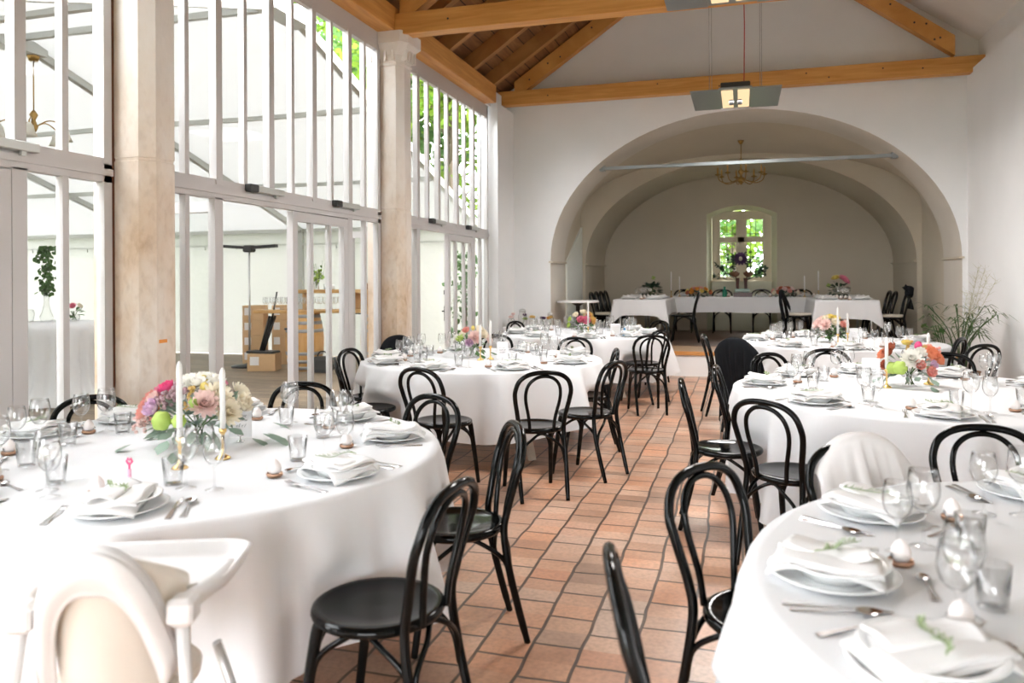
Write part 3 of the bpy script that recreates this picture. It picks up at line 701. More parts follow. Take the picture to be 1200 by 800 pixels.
m=MB(); m.lathe([(0,0),(.024,0),(.030,.006),(.0315,.014),(.029,.017),(.026,.010),(0,.008)],20); PM['dish']=m.mesh('dish',M['copper'])
m=MB(); m.tube([(.026,0,.03),(.031,0,.035),(.034,.003,.03),(.031,.004,.024),(.026,.002,.028)],.0012,4,True); PM['tag']=m.mesh('ribbon_loop',M['ink'])
AX=math.atan2(math.cos(math.atan(269/905)),-math.sin(math.atan(269/905)))      # direction away from the camera
HOURS=['twelve','one','two','three','four','five','six','seven','eight','nine','ten','eleven']
used_hours={}
def hour(c,x,y,tab):
    a=math.atan2(y-c[1],x-c[0]); h=((AX-a)/(2*PI)*12)%12
    k=round(h)%12; u=used_hours.setdefault(tab,set())
    for d in (0,1,-1,2,-2):
        if (k+d)%12 not in u: k=(k+d)%12; break
    u.add(k); return HOURS[k]
first={}
def put(key,name,loc,rz,label,cat,group,tilt=None,scale=1):
    o=bpy.data.objects.new(name,PM[key]); COL.objects.link(o); o.location=loc; o.rotation_euler=(tilt[0] if tilt else 0,tilt[1] if tilt else 0,rz); o.scale=(scale,)*3
    return tag(o,label,cat,group)
favour_proto=None
def favour(loc,rz,label,group):
    global favour_proto
    if favour_proto is None:
        favour_proto=empty('egg_favour'); inst('dish',PM['dish'],favour_proto); inst('egg',PM['egg'],favour_proto); inst('ribbon_loop',PM['tag'],favour_proto); f=favour_proto
    else: f=copy_tree(favour_proto)
    f.location=loc; f.rotation_euler=(0,0,rz); tag(f,label,'wedding favour',group)
def setting(c,R,ang,tab,r=None,z=TZ+.0005,seed=0,glasses=(1,1,1),napkin=True,dessert=True):
    rn=random.Random(seed*31+7); a=D(ang); o=Vector((math.cos(a),math.sin(a),0)); r=r or R-.20
    f=-o; t=Vector((f.y,-f.x,0)); base=Vector((c[0],c[1],0))+o*r; rz=math.atan2(f.y,f.x)-PI/2
    hr=hour(c,base.x,base.y,tab); at_=' at the %s o\'clock place of the %s'%(hr,tab)
    G=lambda s:'%s on the %s'%(s,tab)
    def P(right,fwd,dz=0): q=base+t*right+f*fwd; return (q.x,q.y,z+dz)
    j=lambda s:rn.uniform(-s,s)
    put('charger','dinner_plate',P(0,0),rz,'wide white dinner plate'+at_,'plate',G('dinner plates'))
    put('bowl','soup_plate',P(j(.004),j(.004),.0075),rz,'smaller white soup plate stacked'+at_,'plate',G('soup plates'))
    if napkin:
        nr=rz+j(.5); put('napkin%d'%rn.randrange(4),'folded_napkin',P(j(.01),j(.01),.030),nr,'folded white napkin'+at_,'napkin',G('folded napkins'))
        put('sprig%d'%rn.randrange(2),'rosemary_sprig',P(j(.02),j(.02),.072),rz+j(1.2)+.6,'green herb sprig'+at_,'herb sprig',G('herb sprigs'))
    put('fork','fork',P(-.185+j(.006),-.01+j(.01)),rz+j(.06),'silver fork left of the plate'+at_,'fork',G('forks'))
    put('knife','knife',P(.178+j(.005),-.01+j(.01)),rz+j(.05),'silver knife right of the plate'+at_,'knife',G('knives'))
    put('spoon','spoon',P(.212+j(.006),-.015+j(.01)),rz+j(.06),'silver soup spoon'+at_,'spoon',G('soup spoons'))
    if dessert: put('spoon','dessert_spoon',P(j(.01),.205+j(.01)),rz+PI/2+j(.1),'small silver dessert spoon'+at_,'spoon',G('dessert spoons'),scale=.8)
    if glasses[0]: put('wine','wine_glass',P(.16+j(.01),.235+j(.01)),j(3),'taller wine glass'+at_,'wine glass',G('taller wine glasses'))
    if glasses[1]: put('wine_s','wine_glass',P(.255+j(.01),.20+j(.01)),j(3),'shorter wine glass'+at_,'wine glass',G('shorter wine glasses'))
    if glasses[2]: put('tumbler','water_tumbler',P(.10+j(.01),.315+j(.01)),j(3),'straight water tumbler'+at_,'tumbler',G('water tumblers'))
    favour(P(-.13+j(.02),.20+j(.02)),rz+j(1),'white sugar egg favour'+at_,G('egg favours'))
# ------------------------------------------------------------------ flowers
def petal(m,base,az,tilt,ln,wd,curl,n=3):
    ca,sa=math.cos(az),math.sin(az)
    def fn(u,v):
        x=(u*2-1)*wd*(.35+.65*math.sin(PI*min(.93,.22+v*.72)))
        t=tilt+curl*v
        r=ln*v; z=r*math.sin(t); q=r*math.cos(t); q+= .0; z+= .25*abs(u*2-1)**2*wd
        return (base[0]+q*ca-x*sa,base[1]+q*sa+x*ca,base[2]+z)
    m.grid(fn,n,4)
def bloom(kind,color,seed):
    r=random.Random(seed); m=MB()
    if kind=='peony':
        for lay,(cnt,tilt,ln,wd) in enumerate(((7,.25,.050,.024),(7,.65,.046,.022),(6,1.0,.040,.019),(5,1.3,.034,.014),(4,1.5,.028,.010))):
            for k in range(cnt): petal(m,(0,0,-.012),2*PI*(k+.5*(lay%2))/cnt+r.uniform(-.2,.2),tilt+r.uniform(-.1,.1),ln,wd,.5)
    elif kind=='dahlia':
        for lay,(cnt,tilt,ln) in enumerate(((14,-.05,.062),(13,.3,.058),(11,.6,.052),(9,.9,.044),(7,1.2,.034),(4,1.5,.024))):
            for k in range(cnt): petal(m,(0,0,-.01),2*PI*(k+.5*(lay%2))/cnt+r.uniform(-.1,.1),tilt,ln,.011,.35,2)
    elif kind=='bud':
        m.sphere((0,0,0),.016,10,7,1.25)
        for k in range(5): petal(m,(0,0,-.016),2*PI*k/5,1.1,.030,.010,.3,2)
    elif kind=='pod':
        def fn(u,v):
            a=2*PI*u; t=PI*v; rr=.046*math.sin(t)*(1+.06*math.cos(6*a)); return (rr*math.cos(a),rr*math.sin(a),-.040*math.cos(t))
        m.grid(fn,30,12,None,True,True)
    elif kind=='spray':
        for k in range(26):
            d=Vector((r.gauss(0,1),r.gauss(0,1),r.gauss(.3,1))).normalized()*r.uniform(.01,.045); m.sphere(d,.0085,6,5)
    elif kind=='tail':
        for k in range(40):
            t=k/40; m.sphere((.05*t+r.uniform(-.008,.008),r.uniform(-.01,.01),.02-.16*t*t),.0095*(1.15-.6*t),6,4)
    return m.mesh('flower',M['fl_'+color])
BL={}
def getbloom(kind,color):
    k=(kind,color)
    if k not in BL: BL[k]=[bloom(kind,color,hash(kind)%97+3*i) if False else bloom(kind,color,len(kind)*13+len(color)*7+i) for i in range(2)]
    return BL[k]
def leafq(m,b,d,up,l,w):
    d=d.normalized(); s=d.cross(up); 
    if s.length<1e-4: s=d.orthogonal()
    s.normalize(); n=s.cross(d)
    m.add([b,b+d*l*.3+s*w*.8,b+d*l*.65+s*w-n*l*.03,b+d*l-n*l*.12,b+d*l*.65-s*w-n*l*.03,b+d*l*.3-s*w*.8],[(0,1,2,3,4,5)],True)
def arrangement(loc,label,spec,seed,R=.15,H=.20,vase='bowl',leafmat='euca',nleaf=46,leafl=.07,group='flower centrepieces',cat='flower arrangement',spill=0,rot=0):
    """spec: list of (kind, colour, azimuth deg or None, elevation 0..1, scale)"""
    r=random.Random(seed); t=empty('flower_arrangement',loc,D(rot)); tag(t,label,cat,group)
    vh=.085
    m=MB()
    if vase=='bowl': m.lathe([(0,.004),(.045,0),(.060,.02),(.066,.05),(.058,vh),(.056,vh),(.063,.05),(.057,.022),(0,.010)],24); m.build('vase',M['glass'],t)
    elif vase=='footed': m.lathe([(.045,0),(.045,.006),(.012,.014),(.010,.05),(.045,.06),(.062,.085),(.060,.086),(.042,.064),(0,.058)],24); m.build('vase',M['glass'],t)
    m=MB(); 
    for k in range(14): 
        a=r.uniform(0,6.3); m.tube([(.03*math.cos(a+2),.03*math.sin(a+2),.012),(.02*math.cos(a),.02*math.sin(a),vh),(R*.5*math.cos(a),R*.5*math.sin(a),vh+H*.35)],.0022,5)
    m.build('stem',M['leaf'],t)
    c=Vector((0,0,vh+.01))
    m=MB()
    for k in range(nleaf):
        a=r.uniform(0,2*PI); e=r.uniform(-.35,.9); d=Vector((math.cos(a)*math.cos(e),math.sin(a)*math.cos(e),math.sin(e)))
        b=c+Vector((d.x*R*.6,d.y*R*.6,max(-.02,d.z*H*.55)))
        leafq(m,b,d+Vector((0,0,r.uniform(-.6,.3))),Vector((r.uniform(-.5,.5),r.uniform(-.5,.5),1)),leafl*r.uniform(.7,1.3),leafl*.26*r.uniform(.8,1.2))
    for k in range(spill):
        a=r.uniform(0,2*PI); rr=R*r.uniform(1.0,1.5); b=Vector((rr*math.cos(a),rr*math.sin(a),r.uniform(.02,.08))); leafq(m,b,Vector((math.cos(a),math.sin(a),-.35)),Vector((0,0,1)),leafl*1.1,leafl*.33)
    m.build('foliage',M[leafmat],t)
    for k,(kind,colr,az,el,s) in enumerate(spec):
        a=D(az) if az is not None else r.uniform(0,2*PI); e=el*PI/2
        d=Vector((math.cos(a)*math.cos(e),math.sin(a)*math.cos(e),math.sin(e)))
        o=bpy.data.objects.new('flower',getbloom(kind,colr)[k%2]); COL.objects.link(o); o.parent=t
        o.location=c+Vector((d.x*R,d.y*R,.01+d.z*H*.9)); q=d.to_track_quat('Z','Y')
        if kind=='tail': q=Vector((0,0,1)).to_track_quat('Z','Y')
        o.rotation_mode='QUATERNION'; o.rotation_quaternion=q; o.scale=(s,s,s); o['label']='%s %s'%(colr,'seed pod' if kind=='pod' else 'bloom')
    return t
m=MB(); m.lathe([(0,0),(.030,0),(.033,.004),(.026,.012),(.012,.018),(.007,.030),(.0055,.045),(.0055,.075),(.008,.085),(.0055,.095),(.009,.105),(.015,.112),(.015,.125),(.012,.126),(.011,.114),(0,.112)],20); PM['stick']=m.mesh('candlestick',M['brass'])
m=MB(); m.lathe([(0,0),(.0115,0),(.0115,.27),(.0095,.285),(.004,.298),(0,.30)],16); PM['taper']=m.mesh('taper_candle',M['candle'])
def candle(x,y,z,label1,label2,h=1.0,g='taper candles on the tables'):
    put('stick','candlestick',(x,y,z),0,label1,'candlestick','brass candlesticks')
    o=put('taper','taper_candle',(x,y,z+.114),0,label2,'candle',g); o.scale=(1,1,h)
def card(x,y,face,label,z=TZ,w=.105,h=.15,seed=0):
    t=empty('table_card',(x,y,z),D(face+90)); tag(t,label,'card','table number cards')
    MB().box(-w/2,w/2,-.001,.001,.022,.022+h,b=.0004).build('card',M['card'],t)
    r=random.Random(seed); m=MB()
    for row,(zz,n,s) in enumerate(((.118,6,.010),(.098,8,.012),(.074,5,.016))):
        for k in range(n):
            x0=-w*.30+k*w*.6/n; p=[(x0+.003*math.sin(i*1.9+r.uniform(0,2))+i*.0016,-.0016,zz+s*.5*math.sin(i*1.7+r.uniform(0,3))) for i in range(5)]
            m.tube(p,.0007,4)
    m.build('handwriting',M['ink'],t,'grey handwritten lines')
    m=MB(); m.lathe([(0,0),(.018,0),(.018,.004),(.006,.007),(.003,.012),(.003,.026)],12); m.tube([(-.012,-.003,.03),(0,-.004,.022),(.012,-.003,.03)],.0012,5); m.build('clip',M['steel'],t)
# ------------------------------------------------------------------ the hall's tables and chairs
T={'near left table':((-2.33,2.82),1.10,.20),'middle left table':((-2.30,6.75),1.10,.24),'far left table':((-2.05,10.2),1.08,.22),
   'near right table':((1.15,2.07),1.14,.12),'middle right table':((1.10,5.50),1.16,.09),'far right table':((1.05,9.40),1.10,.12)}
def ch(tx,ty,face,label,group,**k):
    return chair(tx+.27*math.cos(D(face)),ty+.27*math.sin(D(face)),face,label,group,**k)
g='bentwood chairs round the near left table'
ch(-.835,2.20,176,'black bentwood chair in the foreground, right front of the near left table',g)
ch(-.93,3.18,-150,'black bentwood chair whose round seat shines green, right of the near left table',g)
ch(-1.57,3.83,-112,'black bentwood chair behind the near left table, between it and the middle left table',g)
ch(-2.53,4.10,-76,'black bentwood chair at the window side, its hoop just above the near left table',g)
ch(-3.36,3.33,-25,'black bentwood chair in front of the big stone column, far side of near left table',g)
g='bentwood chairs round the middle left table'
ch(-2.157,4.956,72,'black bentwood chair at the left front of the middle left table',g)
ch(-1.26,4.985,120,'black bentwood chair at the right front of the middle left table, whole seat showing',g)
ch(-.90,5.72,158,'black bentwood chair at the right side of the middle left table, nearer of two',g)
ch(-1.05,6.74,-165,'black bentwood chair at the right side of the middle left table, farther of two',g)
ch(-3.36,6.18,-5,'black bentwood chair by the glass doors, farther of two left of the middle left table',g)
ch(-3.08,5.44,32,'black bentwood chair by the glass doors, nearer of two left of the middle left table',g)
ch(-3.40,7.28,-26,'black bentwood chair with a black coat on it behind the middle left table',g)
ch(-1.66,7.92,-105,'black bentwood chair between middle and far left tables, on the right',g)
ch(-2.62,8.15,-80,'black bentwood chair between middle and far left tables, behind the white card',g)
g='bentwood chairs round the far left table'
ch(-.93,8.42,109,'black bentwood chair pulled out at the right front of the far left table',g)
ch(-.92,9.25,150,'black bentwood chair at the right of the far left table, half behind another chair',g)
ch(-3.15,10.72,-25,'black bentwood chair left of the far left table, in front of the flower jars',g)
ch(-1.12,11.25,-130,'black bentwood chair on the stage side of the far left table',g)
g='bentwood chairs round the middle right table'
ch(-.36,4.81,3,'black bentwood chair at the left of the middle right table, nearer of two',g)
ch(-.18,5.61,-4,'black bentwood chair at the left of the middle right table, farther of two',g)
ch(.10,4.08,55,'black bentwood chair left front of the middle right table, hoop towards the camera',g)
ch(.20,6.62,-48,'black bentwood chair behind the middle right table, leftmost of three',g)
ch(.69,7.10,-78,'black bentwood chair behind the middle right table, middle of three',g)
ch(1.59,6.98,-110,'black bentwood chair behind the middle right table, rightmost of three',g)
g='bentwood chairs round the far right table'
ch(-.06,7.61,52,'black bentwood chair hidden under a black jacket, left front of the far right table',g)
ch(-.40,8.67,12,'black bentwood chair in front of the stage step, left of the far right table',g)
ch(2.12,8.74,150,'black bentwood chair in front of the leafy plant, right of the far right table',g)
ch(2.10,7.90,120,'black bentwood chair near the right wall, seen edge on beside the plant',g)
g='bentwood chairs round the near right table'
ch(.39,3.13,-62,'black bentwood chair with a white shawl over its back, behind the near right table',g)
ch(.955,3.62,-90,'black bentwood chair at the back of the near right table, hoop facing the camera',g)
ch(-.135,2.62,-34,'black bentwood chair at the left of the near right table, wide hoop by the aisle',g)
ch(-.285,1.72,12,'black bentwood chair in the foreground aisle, seen edge on, left of the near right table',g)
drape('black_jacket',M['coat'],backpt(-.06+.27*math.cos(D(52)),7.61+.27*math.sin(D(52)),52),'black jacket hung over the chair at left front of the far right table','jacket',w=.245,front=.35,back=.62,seed=3,top=.905)
drape('black_coat',M['coat'],backpt(-3.40+.27*math.cos(D(-26)),7.28+.27*math.sin(D(-26)),-26),'black coat hung over a chair beside the second stone column','coat',w=.23,front=.30,back=.45,seed=5,top=.90)
drape('white_shawl',M['shawl'],backpt(.39+.27*math.cos(D(-62)),3.13+.27*math.sin(D(-62)),-62),'white shawl hung over a chair behind the near right table','shawl',w=.185,front=.34,back=.42,seed=9,top=.893,xo=-.035,fa=2.6)
desc={'near left table':'round table nearest the camera on the window side','middle left table':'round table in the middle of the window side','far left table':'round table farthest along the window side',
 'near right table':'round table nearest the camera at the right edge','middle right table':'round table in the middle of the right side','far right table':'round table on the right nearest the stage'}
for n,(k,(c,R,hem)) in enumerate(T.items()):
    round_table(c,R,desc[k]+', legs under its cloth','long white tablecloth of the '+k,hem,11+n)
for k,(c,R,hem) in T.items(): pass
def lay(tab,angs,**kw):
    c,R,_=T[tab]
    for i,a in enumerate(angs):
        o=dict(kw); setting(c,R,a,tab,seed=len(tab)*7+i*3+int(c[1]*10),**o)
lay('near left table',[-106,-63,-14,30,68,112,147,176,-145])
lay('middle left table',[-172,-100,-55,-12,33,78,122,155,-140])
lay('far left table',[-120,-75,-35,5,50,100,150,-165])
lay('near right table',[145,-178,104,-150,70])
lay('middle right table',[174,-136,-95,-57,137,105,66,30,-15])
lay('far right table',[174,-130,-90,-50,20,70,110,140])
# centrepieces
arrangement((-2.35,2.94,TZ),'flower arrangement with pink left side and green pod on the near left table',
 [('peony','hotpink',-150,.62,1.0),('peony','pink',-165,.5,1.1),('peony','salmon',-150,.36,1.15),('peony','salmon',-170,.30,1.1),('peony','salmon',-135,.22,1.05),('peony','coral',-178,.14,.9),('peony','blush',-128,.42,.95),('peony','lilac',-112,.30,1.1),('spray','salmon',-160,.08,1.0),('spray','blush',-145,.0,1.0),
  ('dahlia','white',100,.85,1.1),('dahlia','white',-120,.88,1.05),('peony','white',20,.8,1.1),('dahlia','white',-60,.82,.9),('dahlia','cream',-25,.5,1.2),('dahlia','blush',-45,.38,1.15),('dahlia','cream',-20,.22,1.1),('peony','cream',5,.30,1.2),('pod','lime',-92,.14,.9),('pod','lime',-72,.14,.65),('tail','gold',-62,.62,.9),
  ('spray','mauve',-88,.58,1.15),('spray','mauve',-100,.46,1.05),('bud','yellow',60,.95,1.3),('bud','yellow',-40,.72,1.2),('bud','green',-58,.40,1.5),('peony','pink',15,.72,.7),('peony','white',150,.5,.9),('dahlia','cream',60,.4,1.0),('peony','blush',180,.45,.9),('bud','salmon',-175,.02,1.3)],3,R=.235,H=.20,nleaf=84,leafl=.085,spill=12)
arrangement((-2.43,6.85,TZ),'cream and blush flower arrangement on the middle left table',
 [('dahlia','cream',-20,.5,1.2),('dahlia','blush',-60,.35,1.2),('peony','salmon',-110,.65,1.0),('peony','cream',40,.7,1.1),('dahlia','blush',10,.25,1.1),('spray','lime',-120,.3,1.0),('peony','white',-150,.3,1.0),('peony','cream',150,.4,1.0),('peony','lilac',-80,.15,1.1),('bud','yellow',90,.9,1.2)],4,R=.16,H=.19,leafmat='leaf',nleaf=30,spill=6)
arrangement((-2.05,10.16,TZ),'flower arrangement with one large pink peony on the far left table',
 [('peony','pink',-60,.25,1.5),('peony','pink',-85,.3,1.3),('peony','cream',-120,.55,1.2),('peony','cream',-60,.8,1.2),('peony','lime',-160,.3,1.0),('peony','lime',-150,.05,1.0),('dahlia','gold',0,.6,1.1),('dahlia','gold',-15,.25,1.2),('peony','cream',80,.6,1.2),('tail','gold',20,.8,.7),('spray','rust',-30,.6,1.0)],5,R=.17,H=.20,leafmat='leaf',nleaf=34)
arrangement((1.08,5.75,TZ),'orange and coral flower arrangement with lime pods on the middle right table',
 [('pod','lime',-118,.12,1.0),('pod','lime',-135,.1,.9),('peony','rust',-160,.45,1.1),('peony','rust',180,.6,1.1),('dahlia','white',-95,.35,1.25),('peony','white',-70,.5,1.0),('peony','coral',-40,.45,1.4),('peony','coral',-20,.3,1.2),('peony','salmon',-60,.05,1.0),('peony','salmon',-80,.2,.9),('peony','lilac',-50,.2,.8),('peony','yellow',120,.9,.8),('tail','gold',60,.85,.9),('bud','hotpink',-30,.8,1.5),('spray','salmon',0,.5,1.3),('peony','coral',160,.35,1.1),('peony','rust',-150,.15,.9),('dahlia','gold',20,.55,.8)],6,R=.185,H=.20,vase='footed',nleaf=44,leafl=.075,spill=3)
arrangement((.97,9.40,TZ),'pale pink and yellow flower arrangement on the far right table',
 [('dahlia','blush',-120,.35,1.3),('dahlia','blush',-160,.35,1.3),('peony','cream',-80,.45,1.3),('peony','yellow',-110,.85,1.1),('peony','yellow',-60,.7,1.1),('peony','salmon',-50,.35,1.1),('peony','blush',-20,.4,1.2),('dahlia','blush',170,.6,1.1),('dahlia','gold',-30,.15,.8),('peony','cream',-140,.7,1.1)],7,R=.18,H=.20,vase='footed',leafmat='leaf',nleaf=70)
for x,y,h,l in [(-2.115,2.53,1.03,'left hand candle of the pair on the near left table'),(-2.06,2.72,.88,'right hand candle of the pair on the near left table'),(-2.20,6.70,.82,'right hand candle beside the flowers of the middle left table'),(-2.27,6.62,.70,'left hand candle beside the flowers of the middle left table'),
                (-1.86,9.62,1.15,'single tall candle beside the pink peony of the far left table'),(.92,5.62,.75,'left hand candle of two behind flowers on the middle right table'),(1.22,5.86,.8,'right hand candle of two behind flowers on the middle right table'),
                (.99,8.95,1.0,'taller candle of two beside the far right table flowers'),(1.11,9.15,.75,'shorter candle of two beside the far right table flowers')]:
    candle(x,y,TZ,'brass candlestick of the '+l,'white taper, '+l,h)
card(-2.20,3.03,-75,'white table card behind the candles on the near left table',seed=1)
card(-2.06,6.62,-72,'white table card right of the flowers on the middle left table',w=.10,h=.15,seed=2)
card(.83,5.66,-98,'white table card left of the orange flowers on the middle right table',w=.11,h=.17,seed=3)
card(1.20,9.22,-100,'white table card right of the candles on the far right table',w=.13,h=.15,seed=4)
# pink bubble stick with heart on top
m=MB(); m.tube([(0,0,0),(0,0,.085)],.007,10); t=empty('bubble_tube',(-2.04,2.19,TZ)); m.build('tube',mat('pink_tube',(.85,.45,.60),.4),t)
m=MB(); m.tube([(0,0,.085),(0,0,.10),(-.012,0,.112),(-.006,0,.122),(0,0,.116),(.006,0,.122),(.012,0,.112),(0,0,.10)],.004,6); m.build('heart_top',mat('hot_pink_plastic',(.80,.10,.25),.4),t)
tag(t,'slim pink tube with a hot pink heart top on the near left table','bubble tube')
# small things at the far left table
m=MB(); m.lathe([(0,0),(.03,0),(.031,.07),(.012,.085),(.012,.11),(0,.112)],14); tag(inst('pepper_bottle',m.mesh('pepper_bottle',mat('blue_bottle',(.08,.25,.45),.3)),None,(-1.42,9.75,TZ)),'small blue bottle near the right end of the far left table','bottle')
t=empty('photo_box',(-1.55,9.85,TZ),D(15)); MB().box(-.06,.06,-.04,.04,0,.15,b=.004).build('box',M['card'],t); MB().box(-.05,.05,-.043,-.0402,.03,.12).build('print',M['label'],t); tag(t,'small white cardboard gift box beside the blue bottle','gift box')
t=empty('champagne_cooler',(-1.79,10.05,TZ)); MB().lathe([(0,0),(.045,0),(.055,.16),(.052,.16),(.043,.008),(0,.008)],20).build('bucket',M['glass'],t); tag(t,'tall clear glass jar right of the candle on the far left table','jar')
# ------------------------------------------------------------------ high chair
def high_chair(x,y,face):
    t=empty('high_chair',(x,y,0),D(face-90)); tag(t,'white plastic baby high chair with tray at the front of the near left table','high chair')
    # curved shell: inner back and seat
    def shell(u,v):
        a=(u*2-1)*D(120); top=.885-.15*max(0,(abs(u*2-1)-.12)/.88)**1.25
        z=.52+(top-.52)*v; sp=1+.08*v
        return (.138*sp*math.sin(a),-.05-.150*sp*math.cos(a)-.05*v,z)
    m=MB(); m.grid(shell,36,10); o=m.build('seat_shell',M['plasticshade'],t); md=o.modifiers.new('t','SOLIDIFY'); md.thickness=.006; md.offset=0
    m=MB(); m.lathe([(0,.50),(.14,.50),(.165,.51),(.168,.53),(.155,.535),(0,.53)],36,None,True,True,(0,-.05)); m.box(-.05,.05,.05,.13,.50,.54,b=.01); m.build('seat',M['plasticshade'],t)
    # white arched rim of the back, turned over backwards and running down both sides
    def arch(q):                                           # q -1..1 along the arch, outer edge
        a=q*PI/2*1.0; x=.142*math.copysign(min(1,abs(math.sin(a)))**.92,q); z=.60+.30*max(0,math.cos(a))**.78
        return x*(1+.30*max(0,(.74-z))/.2*.5),z
    def rim(u,v):
        q=u*2-1; x,z=arch(q); k=v; xi=x*.74; zi=.50+(z-.60)*.88+.10*0+ (.60-.50)*.2
        y0=-.272+.10*abs(q)**2.4
        bulge=math.sin(PI*min(1,k*1.15))*.018
        return (x*(1-k)+xi*k, y0-bulge+.012*k, z*(1-k)+(z-.105+.03*abs(q))*k)
    m=MB(); m.grid(rim,44,10); 
    def lip(u,v):
        q=u*2-1; x,z=arch(q); y0=-.272+.10*abs(q)**2.4; return (x*(1-.04*v),y0+.05*v,z-.012*v+.010*math.sin(PI*v))
    m.grid(lip,44,4); o=m.build('rim',M['plastic'],t); md=o.modifiers.new('t','SOLIDIFY'); md.thickness=.007; md.offset=0
    for s in (-1,1):                                       # arms that carry the tray
        m=MB(); m.tube(catm([(s*.150,-.20,.735),(s*.185,-.16,.745),(s*.202,-.05,.735),(s*.205,.10,.722)],5),.022,10); m.box(s*.175-.03,s*.175+.03,-.225,-.16,.70,.765,b=.012); m.build('arm',M['plastic'],t)
    for s in (-1,1): m=MB(); m.tube([(s*.175,-.20,.70),(s*.20,-.225,.45),(s*.235,-.25,.18)],.014,10); m.build('support_post',M['plastic'],t)
    m=MB()
    def out(k,z,g=0): 
        P=[]
        for i in range(48):
            a=2*PI*i/48; ca,sa=math.cos(a),math.sin(a)
            P.append((math.copysign(abs(ca)**.38,ca)*(.225+g)*(1.0+.06*sa),.085+math.copysign(abs(sa)**.38,sa)*(.165+g),z))
        return P
    rings=[out(0,.700,-.03),out(0,.708,-.004),out(0,.742,.012),out(0,.748,.006),out(0,.742,-.006),out(0,.716,-.016),out(0,.710,-.03)]
    vs=[p for r in rings for p in r]; n=48; fs=[(i*n+j,i*n+(j+1)%n,(i+1)*n+(j+1)%n,(i+1)*n+j) for i in range(6) for j in range(n)]+[tuple(range(n-1,-1,-1)),tuple(6*n+j for j in range(n))]
    m.add(vs,fs,True); m.build('tray',M['plastic'],t)
    for sx in (-1,1):
        for y0,y1 in ((.10,.24),(-.14,-.27)): m=MB(); m.tube([(sx*.17,y0,.52),(sx*.27,y1,.0)],.0135,10); m.build('leg',M['greymetal'],t)
    return t
high_chair(-1.47,1.60,112)
# ------------------------------------------------------------------ stage
SZ=.37
rect_table(-2.12,-1.24,13.25,15.1,SZ+.745,'long table on the left of the stage, pointing at the hall','white cloth hanging in corner points on the left stage table',.27,3,SZ)
rect_table(1.14,2.08,13.30,15.1,SZ+.745,'long table on the right of the stage, pointing at the hall','white cloth hanging in corner points on the right stage table',.30,4,SZ)
rect_table(-1.9,1.95,15.15,15.85,SZ+.745,'long head table across the stage in front of the window','white cloth of the head table across the stage',.29,5,SZ,.08)
g='bentwood chairs at the stage tables'
for i,(y,l) in enumerate(((13.55,'first'),(14.05,'second'),(14.55,'third'),(15.05,'fourth'))):
    chair(-2.30,y,0,'black bentwood chair left of the left stage table, %s from the front'%l,g,z=SZ,pad=(i==0))
chair(-.98,13.75,180,'black bentwood chair right of the left stage table, standing clear of it',g,z=SZ)
chair(.92,13.85,0,'black bentwood chair with black coat and pale seat, inner side of right stage table',g,z=SZ,pad=True)
chair(2.27,13.55,180,'black bentwood chair with a big black bow, outer side of right stage table',g,z=SZ,pad=True)
for y,l in ((14.3,'first'),(14.85,'second')): chair(2.22,y,180,'black bentwood chair behind the bowed chair right of the right stage table, %s of two'%l,g,z=SZ)
for x,l in ((-1.15,'leftmost'),(-.38,'second from left'),(.38,'second from right'),(1.15,'rightmost')): chair(x,16.15,-90,'black bentwood chair between head table and window wall, %s of four'%l,g,z=SZ)
drape('black_coat',M['coat'],backpt(.92,13.85,0,SZ),'black coat hung over the inner chair of the right stage table','coat',w=.20,front=.22,back=.5,seed=12,top=.895)
t=empty('ribbon_bow',(2.53,13.55,SZ+.84)); m=MB()
r=random.Random(5)
for k in range(9):
    a=r.uniform(-PI,PI); l=r.uniform(.10,.19); dz=r.uniform(-.2,.9)*.1
    m.tube([(0,0,0),(.03*math.cos(a),l*.6*math.sin(a),.05+dz),(.05*math.cos(a),l*math.sin(a),.02+dz),(.04,l*.9*math.sin(a)+.02,-.05+dz*.3)],[.02,.045,.05,.015],8,flat=.35)
m.build('loops',M['coat'],t); m=MB()
for s in (-1,1): m.tube([(0,0,0),(.03,s*.04,-.10),(.045,s*.10,-.24)],[.018,.03,.035],8,flat=.3)
m.build('tails',M['coat'],t); tag(t,'large black ribbon bow tied to the outer chair of the right stage table','bow')
# bar height round table on the stage
t=empty('bistro_table',(-2.585,12.50,SZ)); tag(t,'small round white topped bistro table with black stem at left of stage','table')
MB().lathe([(0,.715),(.33,.715),(.345,.722),(.345,.740),(.335,.748),(0,.748)],40).build('tabletop',M['card'],t)
MB().lathe([(.10,.715),(.10,.70),(.035,.66),(.035,.05),(0,.05)],20).build('stem',M['rubber'],t)
MB().lathe([(0,0),(.22,0),(.23,.012),(.06,.04),(.03,.06),(0,.06)],28).build('base',M['rubber'],t)
# stage tableware
SU=SZ+.7455
def stage_place(x,y,rz,tab,i,gl=2):
    tx=' %s place of the %s stage table'%(i,tab); a=D(rz); f=Vector((math.cos(a),math.sin(a),0)); tt=Vector((f.y,-f.x,0)); b=Vector((x,y,0))
    P=lambda r,q,dz=0:tuple(b+tt*r+f*q+Vector((0,0,SU+dz)))
    put('charger','dinner_plate',P(0,0),a,'wide white plate at the'+tx,'plate','plates on the stage tables'); put('napkin1','folded_napkin',P(0,0,.02),a-PI/2+.2,'folded white napkin at the'+tx,'napkin','napkins on the stage tables')
    if gl: put('wine','wine_glass',P(.13,.22),0,'taller wine glass at the'+tx,'wine glass','glasses on the stage tables'); put('wine_s','wine_glass',P(.22,.18),0,'shorter wine glass at the'+tx,'wine glass','glasses on the stage tables')
    favour(P(-.14,.2),0,'white sugar egg in dish at the'+tx,'egg favours on the stage')
